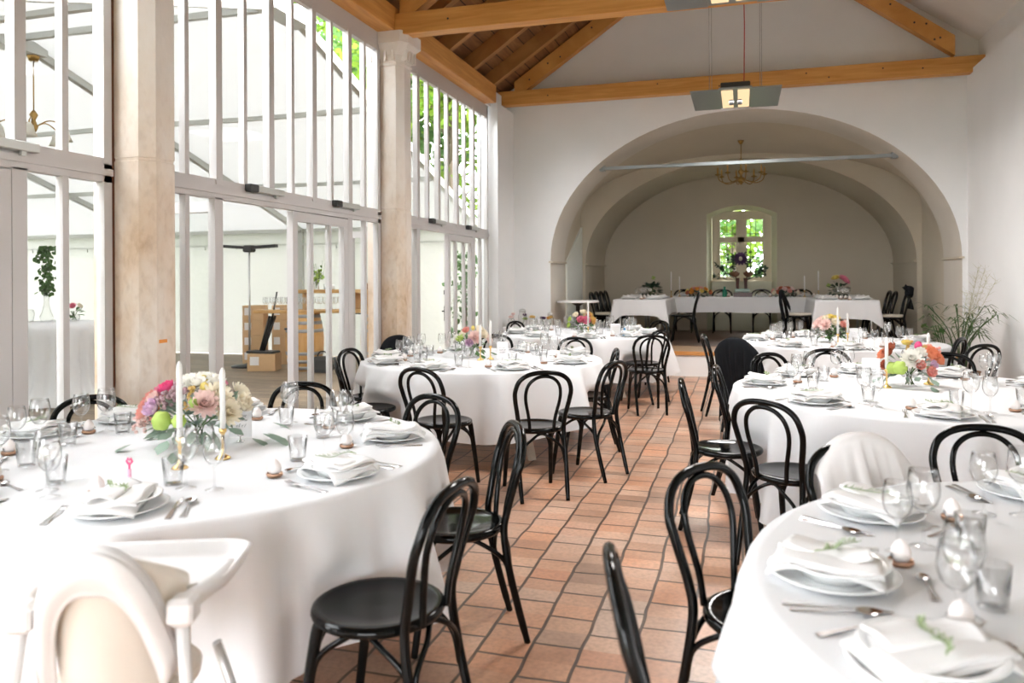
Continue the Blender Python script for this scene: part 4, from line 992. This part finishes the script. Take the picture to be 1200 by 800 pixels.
for y,l in ((13.55,'front'),(14.05,'second'),(14.55,'third')):
    stage_place(-1.90,y,0,'left','outer '+l); stage_place(-1.46,y,180,'left','inner '+l)
    stage_place(1.36,y,0,'right','inner '+l); stage_place(1.86,y,180,'right','outer '+l)
for x,l in ((-1.15,'leftmost'),(-.38,'left middle'),(.38,'right middle'),(1.15,'rightmost')): stage_place(x,15.62,-90,'head',l,0)
arrangement((-1.62,14.6,SU),'dark leafy arrangement in a white vase on the left stage table',[('peony','white',-90,.1,.9),('spray','green',-40,.8,1.0)],21,R=.20,H=.30,leafmat='darkleaf',leafl=.11,nleaf=120,group='flowers on the stage')
arrangement((1.62,14.5,SU),'arrangement with one yellow and one large pink bloom on the right stage table',[('dahlia','pink',-20,.75,1.7),('dahlia','pink',-30,.55,1.5),('dahlia','yellow',-150,.8,1.5),('spray','green',180,.3,1.0)],22,R=.18,H=.28,leafmat='darkleaf',leafl=.10,nleaf=70,group='flowers on the stage')
for nm,x,cols in (('left',-.80,('orange','orange','yellow','salmon','rust')),('right',.78,('rust','blush','salmon','rust','cream'))):
    arrangement((x,15.32,SU-.06),'low garland of %s blooms at the %s end of the head table'%('orange and yellow' if nm=='left' else 'rust and blush',nm),[('peony',c,a,e,1.2) for c,a,e in zip(cols*3,range(0,360,24),[.25,.6,.35,.8,.2]*3)],31 if nm=='left' else 32,R=.24,H=.13,vase=None,leafmat='darkleaf',nleaf=90,group='garlands on the head table')
for x,y,h,l in ((-1.28,14.9,1.25,'left stage table, taller of two'),(-1.16,15.35,.95,'left end of the head table'),(1.12,15.3,.95,'right end of the head table'),(1.33,14.95,1.25,'right stage table, taller of two')):
    candle(x,y,SU,'candlestick under the thin candle at the '+l,'thin white candle at the '+l,h,'thin candles on the stage')
# the two tall dark vases
for x,l in ((-.075,'left'),(.075,'right')):
    t=empty('tall_vase',(x,15.45,SU)); tag(t,'tall dark vase on the head table, %s of the pair, with brown protea'%l,'vase','tall vases in front of the window')
    MB().lathe([(0,0),(.065,0),(.070,.01),(.045,.05),(.028,.15),(.030,.27),(.042,.36),(.038,.36),(.026,.27),(.024,.15),(0,.03)],20).build('vase',M['darkvase'],t)
    r=random.Random(60 if x<0 else 61); st=MB(); lf=MB(); s=-1 if x<0 else 1
    for k in range(9):
        a=r.uniform(-.9,.9); e=Vector((s*(.05+abs(a)*.42),r.uniform(-.12,.12),.45+.34*(1-abs(a))+r.uniform(-.1,.12))); p=[(0,0,.05),(s*.01,0,.30),tuple(e*.7+Vector((0,0,.05))),tuple(e)]
        c=catm(p,5); st.tube(c,.0035,5)
        for q in c[9:]:
            for w_ in range(2): leafq(lf,q,Vector((r.uniform(-1,1),r.uniform(-1,1),r.uniform(-.4,.8))),Vector((r.uniform(-1,1),r.uniform(-1,1),1)),.085*r.uniform(.7,1.3),.020)
    st.build('stem',M['darkleaf'],t); lf.build('foliage',M['darkleaf'],t)
    o=inst('flower',getbloom('peony','protea')[0],t,(s*.05,-.03,.40),0,2.5); o['label']='brown protea bloom'
    if x<0:
        o=inst('flower',getbloom('dahlia','purple')[0],t,(.06,-.04,.72),0,2.3); o.rotation_euler=(D(70),0,0); o['label']='dark purple bloom on top'
        o=inst('flower',getbloom('bud','cream')[0],t,(.06,-.085,.725),0,2.2); o['label']='cream centre bloom'
m=MB(); m.lathe([(0,0),(.04,0),(.043,.01),(.043,.12),(.018,.15),(.018,.18),(.022,.18),(.022,.195),(0,.196)],18); tag(inst('green_bottle',m.mesh('green_bottle',M['bottle']),None,(-.31,15.24,SU)),'green glass bottle standing on the head table','bottle')
t=empty('gift_parcel',(.02,15.27,SU)); MB().box(-.17,.17,-.08,.08,0,.085,b=.006).build('lower_box',M['darkvase'],t); MB().box(-.15,.13,-.075,.07,.085,.155,b=.02).build('upper_box',M['mintdish'],t); tag(t,'mint green box on a dark red box at the middle of the head table','gift box')
# ------------------------------------------------------------------ corner table with jars and the plant
t=empty('side_table',(-3.10,11.45,0)); tag(t,'small side table in the back left corner, carrying jars of flowers','table')
MB().box(-.38,.38,-.24,.24,.72,.75,b=.005).build('tabletop',M['card'],t)
for sx in (-1,1):
    for sy in (-1,1): MB().box(sx*.34-.025,sx*.34+.025,sy*.20-.025,sy*.20+.025,0,.72).build('leg',M['card'],t)
def jar(x,y,r,h,lid,label,cols,seed):
    t=empty('flower_jar',(x,y,.751)); tag(t,label,'jar','jars on the side table')
    MB().lathe([(0,.004),(r,0),(r,h*.78),(r*.72,h*.88),(r*.72,h),(r*.68,h),(r*.68,h*.88),(r*.95,h*.76),(r*.94,.01),(0,.01)],20).build('jar',M['glass'],t)
    if lid: MB().lathe([(r*.78,h),(r*.78,h+.03),(r*.4,h+.05),(0,h+.05)],16).build('lid',M['motor'],t)
    rr=random.Random(seed); st=MB(); 
    for k,c in enumerate(cols):
        a=rr.uniform(0,6.3); q=(r*.6*math.cos(a),r*.6*math.sin(a),(h*.6 if lid else h*1.15)+rr.uniform(-.03,.04)); st.tube([(0,0,.02),q],.003,5)
        o=inst('flower',getbloom('dahlia' if k%2 else 'peony',c)[0],t,q,0,.9); o['label']=c+' bloom'
    st.build('stem',M['leaf'],t)
jar(-3.40,11.40,.05,.13,False,'jar with a pale pink bloom, leftmost on the side table',['blush','blush'],1)
jar(-3.24,11.45,.07,.22,True,'tall jar with a metal lid on the side table',['purple','green'],2)
jar(-3.06,11.40,.045,.11,False,'jar with mustard yellow blooms on the side table',['gold','gold'],3)
jar(-2.92,11.50,.045,.12,False,'jar with dark purple blooms on the side table',['purple','purple'],4)
jar(-2.79,11.42,.055,.17,True,'jar with a lid and orange bloom, rightmost on the side table',['orange','gold'],5)
t=empty('potted_papyrus',(2.50,10.35,0)); tag(t,'tall leafy papyrus plant in a basket against the right wall','plant')
MB().lathe([(0,0),(.17,0),(.21,.20),(.20,.34),(.215,.36),(.19,.36),(.18,.30),(0,.30)],24).build('basket',M['pot'],t)
r=random.Random(77); st=MB(); lf=MB(); dk=MB(); gr=MB()
for k in range(17):
    a=r.uniform(0,2*PI); sp=r.uniform(.05,.50) ; h=r.uniform(.75,1.18)
    e=Vector((min(.40,sp*math.cos(a)),sp*math.sin(a),h)); p=catm([(.05*math.cos(a),.05*math.sin(a),.3),(e.x*.35,e.y*.35,.3+(h-.3)*.62),tuple(e)],6); st.tube(p,.006,6)
    for q in range(11):
        b=2*PI*q/11+r.uniform(-.2,.2); l=r.uniform(.14,.26); x=e.x
        d=Vector((math.cos(b),math.sin(b),r.uniform(-.1,.45)))
        if e.x+d.x*l>.48: l*=.45
        p0=e;p1=e+d*l*.55;p2=e+d*l+Vector((0,0,-l*.35)); s=d.cross(Vector((0,0,1))).normalized()*.008
        lf.add([p0-s*.4,p0+s*.4,p1+s,p1-s,p2+s*.15,p2-s*.15],[(0,1,2,3),(3,2,4,5)],True)
for k in range(60):
    a=r.uniform(0,2*PI); b=Vector((-.28+r.gauss(0,.10),r.gauss(0,.12),r.uniform(.50,.92))); leafq(dk,b,Vector((math.cos(a),math.sin(a),r.uniform(-.5,.4))),Vector((0,0,1)),.13,.03)
for k in range(4): st.tube([(-.03,0,.3),(-.2+k*.02,.02*k,.6),(-.3+.03*k,.0,.9)],.006,6)
for k in range(7):
    a=r.uniform(-.6,.6); e=Vector((.06+.36*r.random(),r.uniform(-.2,.2),1.25+.33*r.random())); c=catm([(0,0,.3),(e.x*.3,e.y*.3,.85),tuple(e)],8); gr.tube(c,.0018,4)
    for q in c[8:]:
        for w_ in range(5): d=Vector((r.uniform(-1,1),r.uniform(-1,1),r.uniform(.1,1))).normalized(); gr.tube([tuple(q),tuple(q+d*r.uniform(.05,.13))],.0009,3)
st.build('stem',M['palm'],t); lf.build('fronds',M['palm'],t); dk.build('broad_leaves',M['leaf'],t,'broad dark green leaves'); gr.build('seed_heads',M['straw'],t,'fine straw coloured grass heads')
# ------------------------------------------------------------------ hanging lamps
def mirror_lamp(y,label):
    t=empty('hanging_lamp',(-.06,y,3.70)); tag(t,label,'ceiling lamp','mirror panel lamps hung from the roof')
    f=MB(); f.box(-.52,-.19,-.54,.54,0,.015); f.box(.33-.14,.52,-.54,.54,0,.015); f.build('mirror_panel',M['mirror'],t)
    MB().box(-.19,.19,-.54,.54,.01,.03).build('reflector',M['mirror'],t,'darker middle strip')
    MB().box(-.17,.17,-.50,.50,.03,.10,b=.01).build('housing',M['rubber'],t)
    for s in (-1,1):
        for q in range(6): MB().box(s*.095-.068,s*.095+.068,-.47+q*.158,-.47+q*.158+.14,-.004,.008,b=.003).build('lamp_tile',M['lampglow'],t,'warm lit glass tile')
    for s in (-1,1): MB().lathe([(0,-.06),(.028,-.06),(.03,-.01),(.02,0),(0,0)],12,Matrix.Translation((s*.05,.0,-.004))).build('spotlight',M['rubber'],t,'small black spotlight')
    m=MB()
    for x in (-.3,.3):
        for q in (-.4,.4): m.tube([(x,q,.01),(x,q,roofz(x-.06)-3.70)],.003,4)
    m.build('suspension_wire',M['wire'],t)
    ld=bpy.data.lights.new('lamp','AREA'); ld.shape='RECTANGLE'; ld.size=.9; ld.size_y=.9; ld.energy=LAMP_W; ld.color=(1,.96,.93); ld.spread=D(170); lo=bpy.data.objects.new('lamp_light',ld); COL.objects.link(lo); lo.parent=t; lo.location=(0,0,-.02)
    MB().tube([(.10,.0,.09),(.11,.01,.9),(.10,0,1.6),(.10,0,roofz(.05)-3.72)],.007,6).build('cable',M['redcord'],t,'red power cable')
mirror_lamp(10.0,'grey mirror panel lamp with red cable, hanging in front of the arch')
if 0: pass
mirror_lamp(5.98,'grey mirror panel lamp nearer the camera, cut by the top edge')
# brass chandelier in the vault
t=empty('chandelier',(0,13.6,3.05)); tag(t,'brass chandelier with eight candle arms under the stage vault','chandelier')
MB().lathe([(0,0),(.018,.0),(.02,.02),(.05,.04),(.075,.075),(.06,.11),(.025,.13),(.02,.17),(.045,.20),(.05,.23),(.02,.26),(.015,.33),(.03,.35),(.012,.38),(.01,.40),(0,.40)],20).build('body',M['oldbrass'],t)
for k in range(8):
    a=2*PI*k/8+.2; d=Vector((math.cos(a),math.sin(a),0)); P=[d*.04+Vector((0,0,.09)),d*.14+Vector((0,0,.05)),d*.25+Vector((0,0,.03)),d*.35+Vector((0,0,.07)),d*.385+Vector((0,0,.15))]
    m=MB(); m.tube(catm(P,5),.0085,7); e=P[-1]; m.lathe([(0,.0),(.015,.0),(.05,.02),(.052,.026),(.02,.022),(.018,.04),(0,.04)],12,Matrix.Translation(e)); o=m.build('arm',M['oldbrass'],t)
    m=MB(); m.lathe([(0,.03),(.014,.03),(.014,.12),(.006,.15),(0,.16)],10,Matrix.Translation(e)); m.build('candle_tube',mat('amber_candle_sleeve',(.50,.28,.08),.4) if k==0 else bpy.data.materials['amber_candle_sleeve'],o,'amber candle sleeve')
m=MB(); m.tube([(0,0,.40),(0,0,.72)],.008,8); m.lathe([(.012,.39),(.055,.42),(.012,.43)],14); m.lathe([(0,.68),(.02,.68),(.045,.72),(.055,.745),(0,.745)],16); m.build('stem',M['oldbrass'],t)
# ------------------------------------------------------------------ outside
struct(MB().box(-60,60,-30,90,-.12,-.06).build('ground_lawn',M['lawn']))
struct(MB().box(-15.9,-3.78,.6,13.7,-.06,-.015).build('floor_deck',M['deck']))
RY,RZ,EY,EZ,X0,X1=7.15,4.40,13.4,2.45,-15.6,-4.62
t=empty('marquee_tent',((X0+X1)/2,RY,0)); tag(t,'white marquee tent with grey aluminium frame outside the glass doors','tent')
OX,OY=(X0+X1)/2,RY
def P(m,n,mt,l=None):
    m.v=[(x-OX,y-OY,z) for x,y,z in m.v]; return m.build(n,mt,t,l)
def tz(y): return RZ-(RZ-EZ)*abs(y-RY)/(EY-RY)
WY=2*RY-EY
m=MB()
for ya,yb in ((RY,EY+.15),(RY,WY-.15)):
    m.grid(lambda u,v:(X0+(X1-X0)*u,ya+(yb-ya)*v,tz(ya+(yb-ya)*v)+.03-.05*math.sin(PI*((u*3)%1))*math.sin(PI*v)),24,8)
P(m,'roof_canvas',M['tent'])
m=MB(); m.grid(lambda u,v:(X0+(X1-X0)*u,EY+.02*math.sin(u*60)*(1-v),.0+EZ*v),60,6); P(m,'side_wall',M['tentwall'])
m=MB(); m.grid(lambda u,v:(X0+(X1-X0)*u,WY,.0+EZ*v),10,2); P(m,'side_wall',M['tentwall'])
m=MB(); m.add([(X0,WY,0),(X0,EY,0),(X0,EY,EZ),(X0,RY,RZ),(X0,WY,EZ)],[(0,1,2,3,4)]); P(m,'gable_wall',M['tentwall'])
for x in (X1,-8.3,-11.95,X0+.05):
    m=MB(); m.beam((x,WY,EZ),(x,RY,RZ),.08,.12); m.beam((x,RY,RZ),(x,EY,EZ),.08,.12); m.box(x-.12,x+.12,RY-.35,RY+.35,RZ-.16,RZ-.02); P(m,'roof_frame',M['tentpole'])
    for y in (WY,EY):
        if x==X1 and y==EY: continue
        m=MB(); m.box(x-.05,x+.05,y-.06,y+.06,0,EZ); P(m,'post',M['tentpole'])
for y in (RY,RY+2.1,RY+4.2,EY-.05,RY-2.1,RY-4.2,WY+.05):
    m=MB(); m.beam((X0,y,tz(y)-.02),(X1,y,tz(y)-.02),.06,.07); P(m,'purlin',M['tentpole'])
m=MB(); m.beam((X0,EY-.08,2.18),(X1,EY-.08,2.18),.03,.03)
for k in range(14): m.tube([(X0+.6+k*.75,EY-.08,2.18),(X0+.6+k*.75,EY-.06,2.10)],.012,5)
P(m,'curtain_rail',M['tentpole'])
for a,b in (((X0+.1,8.0,.3),(X0+.1,11.9,2.3)),((X0+.1,8.0,2.3),(X0+.1,11.9,.3))):
    m=MB(); m.tube([a,b],.012,5); P(m,'bracing_wire',M['wire'])
# pendant in the tent
t2=empty('pendant_lamp',(-8.30,7.40,3.30)); tag(t2,'hanging lamp with frosted tulip shades under the tent ridge','ceiling lamp')
m=MB(); m.tube([(0,0,.15),(0,0,.92)],.008,6); m.lathe([(0,.88),(.05,.88),(.07,.93),(.07,1.02),(0,1.02)],14); m.lathe([(0,.0),(.03,.02),(.05,.08),(.03,.13),(.02,.16),(.05,.22),(.02,.27),(0,.28)],14); m.build('stem',M['oldbrass'],t2)
for k in range(5):
    a=2*PI*k/5+.4; d=Vector((math.cos(a),math.sin(a),0)); m=MB(); m.tube(catm([d*.03+Vector((0,0,.08)),d*.18+Vector((0,0,.15)),d*.34+Vector((0,0,.10)),d*.36+Vector((0,0,.05))],5),.008,6); o=m.build('arm',M['oldbrass'],t2)
    m=MB(); m.lathe([(.02,.06),(.045,.03),(.06,-.04),(.09,-.10),(.086,-.10),(.055,-.04),(.04,.025),(.015,.055)],14,Matrix.Translation(d*.36)); m.build('lamp_shade',M['tulip'],o,'frosted tulip shade')
# heater on a pole
t2=empty('patio_heater',(-8.19,11.55,-.015)); tag(t2,'tall pole heater with two black wing heads inside the tent','heater')
MB().lathe([(.018,.05),(.018,2.02),(0,2.03)],12).build('pole',M['greymetal'],t2)
m=MB(); m.lathe([(0,0),(.30,0),(.31,.02),(.06,.05),(.03,.09),(0,.09)],24); m.build('base',M['rubber'],t2)
m=MB(); m.box(-.09,.09,-.07,.07,1.98,2.10,b=.02); m.build('hub',M['rubber'],t2)
for s in (-1,1):
    m=MB(); m.beam((s*.06,0,2.06),(s*.47,s*.12,2.09),.13,.05); m.build('heater_head',M['rubber'],t2)
# bar on barrels
def barrel(x,y,label):
    t=empty('oak_barrel',(x,y,-.015)); tag(t,label,'barrel','oak barrels under the bar plank')
    f=lambda z:.24+.075*math.sin(PI*z/.95)
    MB().lathe([(0,.03),(f(0)-.02,.03),(f(0)-.02,0)]+[(f(.95*i/16),.95*i/16) for i in range(17)]+[(f(0)-.02,.95),(f(0)-.02,.93),(0,.93)],36).build('staves',M['cask'],t)
    for z in (.03,.14,.27,.64,.77,.88): MB().lathe([(f(z)+.001,z-.005),(f(z)+.006,z),(f(z+.045)+.006,z+.045),(f(z+.045)+.001,z+.05)],36,None,False).build('hoop',M['hoop'],t)
barrel(-6.97,11.33,'oak wine barrel with metal hoops in the middle of the tent bar'); barrel(-5.78,11.70,'second oak barrel at the right end of the tent bar')
ax=math.atan2(.546,1.838)
t2=empty('bar_plank',(-6.76,11.40,.937),ax); tag(t2,'long wooden plank bar laid across the oak barrels','bar counter'); MB().box(-1.0,1.35,-.24,.24,0,.05,b=.006).build('plank',M['pine'],t2)
t2=empty('bar_shelf',(-6.55,11.55,.988),ax); tag(t2,'rough wooden shelf box standing on the plank bar','shelf')
MB().box(-.62,1.0,-.10,.14,.27,.33,b=.004).build('shelf_board',M['pine'],t2); MB().box(.30,1.0,.11,.14,0,.27).build('back_panel',M['pine'],t2)
for x in (-.5,.30,.96): MB().box(x,x+.03,-.09,.11,0,.27).build('upright',M['pine'],t2)
r=random.Random(8)
for k in range(22):
    u=-.85+.062*k; v=(-.16 if k%2 else -.09); x=-6.76+u*math.cos(ax)-v*math.sin(ax); y=11.40+u*math.sin(ax)+v*math.cos(ax)
    put('wine','wine_glass',(x,y,.988),r.uniform(0,6),'empty stemmed glass in the row on the plank bar','wine glass','glasses on the plank bar')
def onbar(u,v,z): return (-6.55+u*math.cos(ax)-v*math.sin(ax),11.55+u*math.sin(ax)+v*math.cos(ax),z)
t2=empty('flower_vase',onbar(-.30,.02,1.319)); tag(t2,'glass vase with a green hydrangea on the bar shelf','vase')
MB().lathe([(0,.004),(.05,0),(.055,.12),(.05,.12),(.045,.01),(0,.01)],16).build('vase',M['glass'],t2)
o=inst('flower',bloom('spray','green',4) ,t2,(.03,0,.22),0,3.0); o['label']='green hydrangea head'
m=MB(); m.tube([(0,0,.02),(.03,0,.2)],.006,5)
for k in range(7): m.tube([(0,0,.05),(-.05+.03*k,0,.25),(-.10+.045*k,0,.33+.16*((k*3)%4)/3)],.003,4)
for k in range(26): leafq(m,Vector((r.uniform(-.08,.10),r.uniform(-.04,.04),r.uniform(.12,.36))),Vector((r.uniform(-1,1),r.uniform(-1,1),r.uniform(0,1))),Vector((0,0,1)),.07,.018)
m.build('stem',M['leaf'],t2)
for u,l in ((-.13,'first'),(-.03,'second'),(.18,'third')):
    m=MB(); m.lathe([(0,0),(.04,0),(.045,.09),(.04,.09),(.036,.01),(0,.01)],16); tag(inst('jam_jar',m.mesh('jam_jar',M['china']),None,onbar(u,.02,1.319)),'small white jar on the bar shelf, %s right of the vase'%l,'jar','white jars on the bar shelf')
t2=empty('wicker_pot',onbar(.62,.02,1.319)); MB().lathe([(0,0),(.07,0),(.085,.05),(.08,.12),(.07,.12),(.06,.02),(0,.02)],18).build('pot',M['pot'],t2); MB().lathe([(.08,.10),(.09,.115),(.08,.13),(.07,.12)],18).build('rim',M['greymetal'],t2); tag(t2,'dark woven pot at the right of the bar shelf','pot')
def cbox(x,y,z,w,d,h,rz,label,group):
    t=empty('cardboard_box',(x,y,z),D(rz)); tag(t,label,'box',group); MB().box(-w/2,w/2,-d/2,d/2,0,h,b=.004).build('carton',M['cardbox'],t)
    MB().box(-w*.40,-w*.08,-d/2-.003,-d/2,h*.35,h*.85).build('sticker',M['label'],t,'white paper sticker'); MB().box(-w/2-.001,w/2+.001,-.025,.025,h-.001,h+.0015).build('tape',M['pine'],t)
for i,w in enumerate(('bottom','second','third','topmost')):
    cbox(-8.35,11.95,-.015+i*.262,.36,.36,.26,20,'%s cardboard carton of the front stack behind the heater pole'%w,'stacked cartons')
    cbox(-7.90,12.15,-.015+i*.262,.34,.36,.26,20,'%s cardboard carton of the rear stack by the barrel'%w,'stacked cartons')
cbox(-7.62,11.15,-.015,.46,.36,.28,17,'single cardboard carton in front, with a folded stand on it','stacked cartons')
t2=empty('folded_tripod',(-7.66,11.17,.266)); m=MB(); m.box(-.25,.25,-.12,.12,0,.04,b=.01); m.build('foot',M['rubber'],t2)
m=MB()
for k in range(3): m.tube([(-.05+.03*k,0,.04),(.13+.04*k,.02*k,.62)],.02,6)
m.tube([(.16,.02,.55),(.25,.03,1.02)],.014,6); m.build('pole',M['rubber'],t2); tag(t2,'folded black tripod stand leaning up from the single carton','stand')
t2=empty('tool_bag',(-6.50,11.10,-.015)); m=MB(); m.box(-.16,.16,-.12,.12,0,.26,b=.05); m.build('bag',M['rubber'],t2); MB().tube(catm([(-.1,0,.25),(-.05,0,.33),(.05,0,.33),(.1,0,.25)],5),.012,6).build('handle',M['rubber'],t2); tag(t2,'black bag on the deck right of the barrel','bag')
# cocktail table in the tent
cx,cy=-8.05,7.5
t2=empty('cocktail_table',(cx,cy,-.015)); tag(t2,'tall cocktail table in the tent under a white skirt cloth','table')
MB().lathe([(0,.97),(.40,.97),(.40,1.0),(0,1.0)],32).build('tabletop',M['tablewood'],t2); MB().lathe([(.03,0),(.03,.97),(0,.97)],12).build('stem',M['greymetal'],t2)
m=MB(); n=96; vs=[(0,0,1.004)]; rows=12
for i in range(rows+1):
    s=i/rows
    for j in range(n):
        th=2*PI*j/n; fo=math.sin(14*th)+.6*math.sin(23*th+1); rad=.41 if i==0 else (.415+.05*abs(s-.45)*2+.14*max(0,s-.55)+.022*fo*min(1,s*2)-.03*math.exp(-((s-.72)/.08)**2)); vs.append((rad*math.cos(th),rad*math.sin(th),1.004-.98*s))
m.add(vs,[(0,1+j,1+(j+1)%n) for j in range(n)]+[(1+i*n+j,1+(i+1)*n+j,1+(i+1)*n+(j+1)%n,1+i*n+(j+1)%n) for i in range(rows) for j in range(n)],True)
o=m.build('skirt_cloth',M['cloth']); o.location=(cx,cy,-.015); tag(o,'white pleated skirt cloth over the cocktail table in the tent','tablecloth')
m=MB(); m.lathe([(0,.004),(.06,0),(.08,.06),(.05,.12),(.03,.22),(.035,.36),(.03,.36),(.025,.22),(.045,.12),(.07,.06),(0,.01)],18); 
t2=empty('glass_decanter',(cx-.12,cy-.05,.992)); m.build('decanter',M['glass'],t2); tag(t2,'tall glass vase trailing ivy on the tent cocktail table','vase')
lf=MB(); r=random.Random(4)
for k in range(210):
    q=r.random()**1.3; leafq(lf,Vector((r.gauss(0,.055*(1-q)+.02),r.gauss(0,.04),.93-.60*q)),Vector((r.uniform(-1,1),r.uniform(-1,1),-.6)),Vector((r.uniform(-1,1),r.uniform(-1,1),.3)),.065,.026)
lf.tube([(0,0,.30),(.01,0,.6),(0,0,.93)],.004,5); lf.build('ivy',M['leaf'],t2,'trailing green ivy')
arrangement((cx+.20,cy+.05,.992),'small jar with pink and cream roses on the tent cocktail table',[('peony','cream',-120,.4,1.0),('peony','pink',-60,.5,1.1),('peony','cream',60,.5,1.0)],41,R=.08,H=.12,leafmat='leaf',nleaf=16,group='flowers in the tent')
m=MB(); m.lathe([(0,.004),(.07,0),(.085,.10),(.075,.14),(.06,.15),(.058,.15),(.08,.10),(.066,.008),(0,.008)],18); tag(inst('glass_mug',m.mesh('glass_mug',M['glass']),None,(cx-.28,cy-.18,.992)),'wide clear glass jar at the left of the tent cocktail table','jar')
# climbing plant by the far glass doors
t2=empty('climbing_plant',(-4.25,11.6,-.06)); m=MB(); r=random.Random(9)
for k in range(260):
    z=r.uniform(.1,2.0); leafq(m,Vector((r.gauss(0,.10),r.gauss(0,.12),z)),Vector((r.uniform(-1,1),r.uniform(-1,1),r.uniform(-.8,.3))),Vector((r.uniform(-1,1),r.uniform(-1,1),.5)),.10,.04)
m.build('leaves',M['leaf'],t2); MB().tube([(0,0,0),(.03,.02,1.0),(0,.0,2.0)],.015,6).build('stem',M['bark'],t2); tag(t2,'climbing plant with dark green leaves outside the farthest glass door','plant')
# trees
def tree(x,y,h,rad,n,mt,label,seed,z0=.8,leaf=.24,name='leafy_tree',group='trees behind the tent'):
    t=empty(name,(x,y,-.06)); tag(t,label,'tree',group); r=random.Random(seed); m=MB()
    blobs=[(r.gauss(0,rad*.42),r.gauss(0,rad*.42),r.uniform(z0+.6,h-.6),r.uniform(.35,.55)*rad) for _ in range(16)]
    for k in range(n):
        bx,by,bz,br=blobs[k%16]; d=Vector((r.gauss(0,1),r.gauss(0,1),r.gauss(0,1))).normalized()*br*r.uniform(.55,1.05)
        a=Vector((r.gauss(0,1),r.gauss(0,1),r.gauss(-.3,.6))); leafq(m,Vector((bx,by,bz))+d,a,Vector((r.gauss(0,1),r.gauss(0,1),r.gauss(0,1))),leaf*r.uniform(.7,1.4),leaf*.33)
    m.build('crown',M[mt],t)
    m=MB(); m.tube([(0,0,0),(.1,0,h*.35),(-.05,.1,h*.8)],[.20,.14,.05],8)
    for bx,by,bz,br in blobs[:9]: m.tube([(0,0,max(.5,bz-1.6)),(bx*.6,by*.6,bz-.4),(bx,by,bz)],[.07,.04,.02],5)
    m.build('trunk',M['bark'],t)
tree(-14,23,11.5,3.8,9000,'tree_a','bright green tree high behind the tent, seen left of the second column',1)
tree(-10.2,20.5,11,3.4,8000,'tree_b','cooler green tree behind the tent, beside the second column',2)
tree(-7.4,19.2,9.5,2.8,4600,'tree_a','yellow green tree seen through the far window bay, left part',3)
tree(-5.3,22,9,2.8,4200,'tree_b','green tree seen through the far window bay, right part',4)
tree(-17.5,27,12.5,3.8,3800,'tree_b','tall dark green tree farthest left behind the tent',5)
for x,y,h,l,mt,s in ((-2.4,24,4.5,'left of','tree_b',6),(-.3,27,4.8,'straight behind','tree_a',7),(2.0,24.5,4.4,'right of','tree_b',8)):
    tree(x,y,h,2.0,2600,mt,'garden shrub %s the stage window'%l,s,z0=-.2,leaf=.2,name='garden_shrub',group='shrubs behind the stage window')
WORLD=3.4; SUN=.8; EXPO=2.2
# ------------------------------------------------------------------ camera, light
PSI=math.atan(269/905); PHI=D(.3)
cam=bpy.data.cameras.new('camera'); co=bpy.data.objects.new('camera',cam); COL.objects.link(co); sc.camera=co
cam.sensor_width=36; cam.lens=905/1200*36; cam.shift_y=-(400-326)/1200; cam.clip_start=.05; cam.clip_end=300
co.matrix_world=Matrix.Translation((0,0,1.49))@Matrix.Rotation(PSI,4,'Z')@Matrix.Rotation(D(90),4,'X')@Matrix.Rotation(-PHI,4,'Z')
cam.dof.use_dof=True; cam.dof.focus_distance=5.6; cam.dof.aperture_fstop=2.4
wd=bpy.data.worlds.new('World'); sc.world=wd; wd.use_nodes=True; nt=wd.node_tree; bg=nt.nodes['Background']; bg.inputs[0].default_value=(.95,.965,1,1); bg.inputs[1].default_value=WORLD
sun=bpy.data.lights.new('sun','SUN'); sun.energy=SUN; sun.angle=D(4); sun.color=(1,.95,.86); so=bpy.data.objects.new('sun',sun); COL.objects.link(so)
so.rotation_euler=Vector((-.28,-.30,-.9)).to_track_quat('-Z','Y').to_euler()
vs=sc.view_settings; vs.view_transform='Standard'; vs.look='None'; vs.gamma=1; vs.exposure=EXPO; vs.use_curve_mapping=False
cy=sc.cycles; cy.max_bounces=10; cy.diffuse_bounces=6; cy.glossy_bounces=4; cy.transmission_bounces=6; cy.transparent_max_bounces=40; cy.caustics_reflective=False; cy.caustics_refractive=False; cy.sample_clamp_indirect=8
cy.use_denoising=True
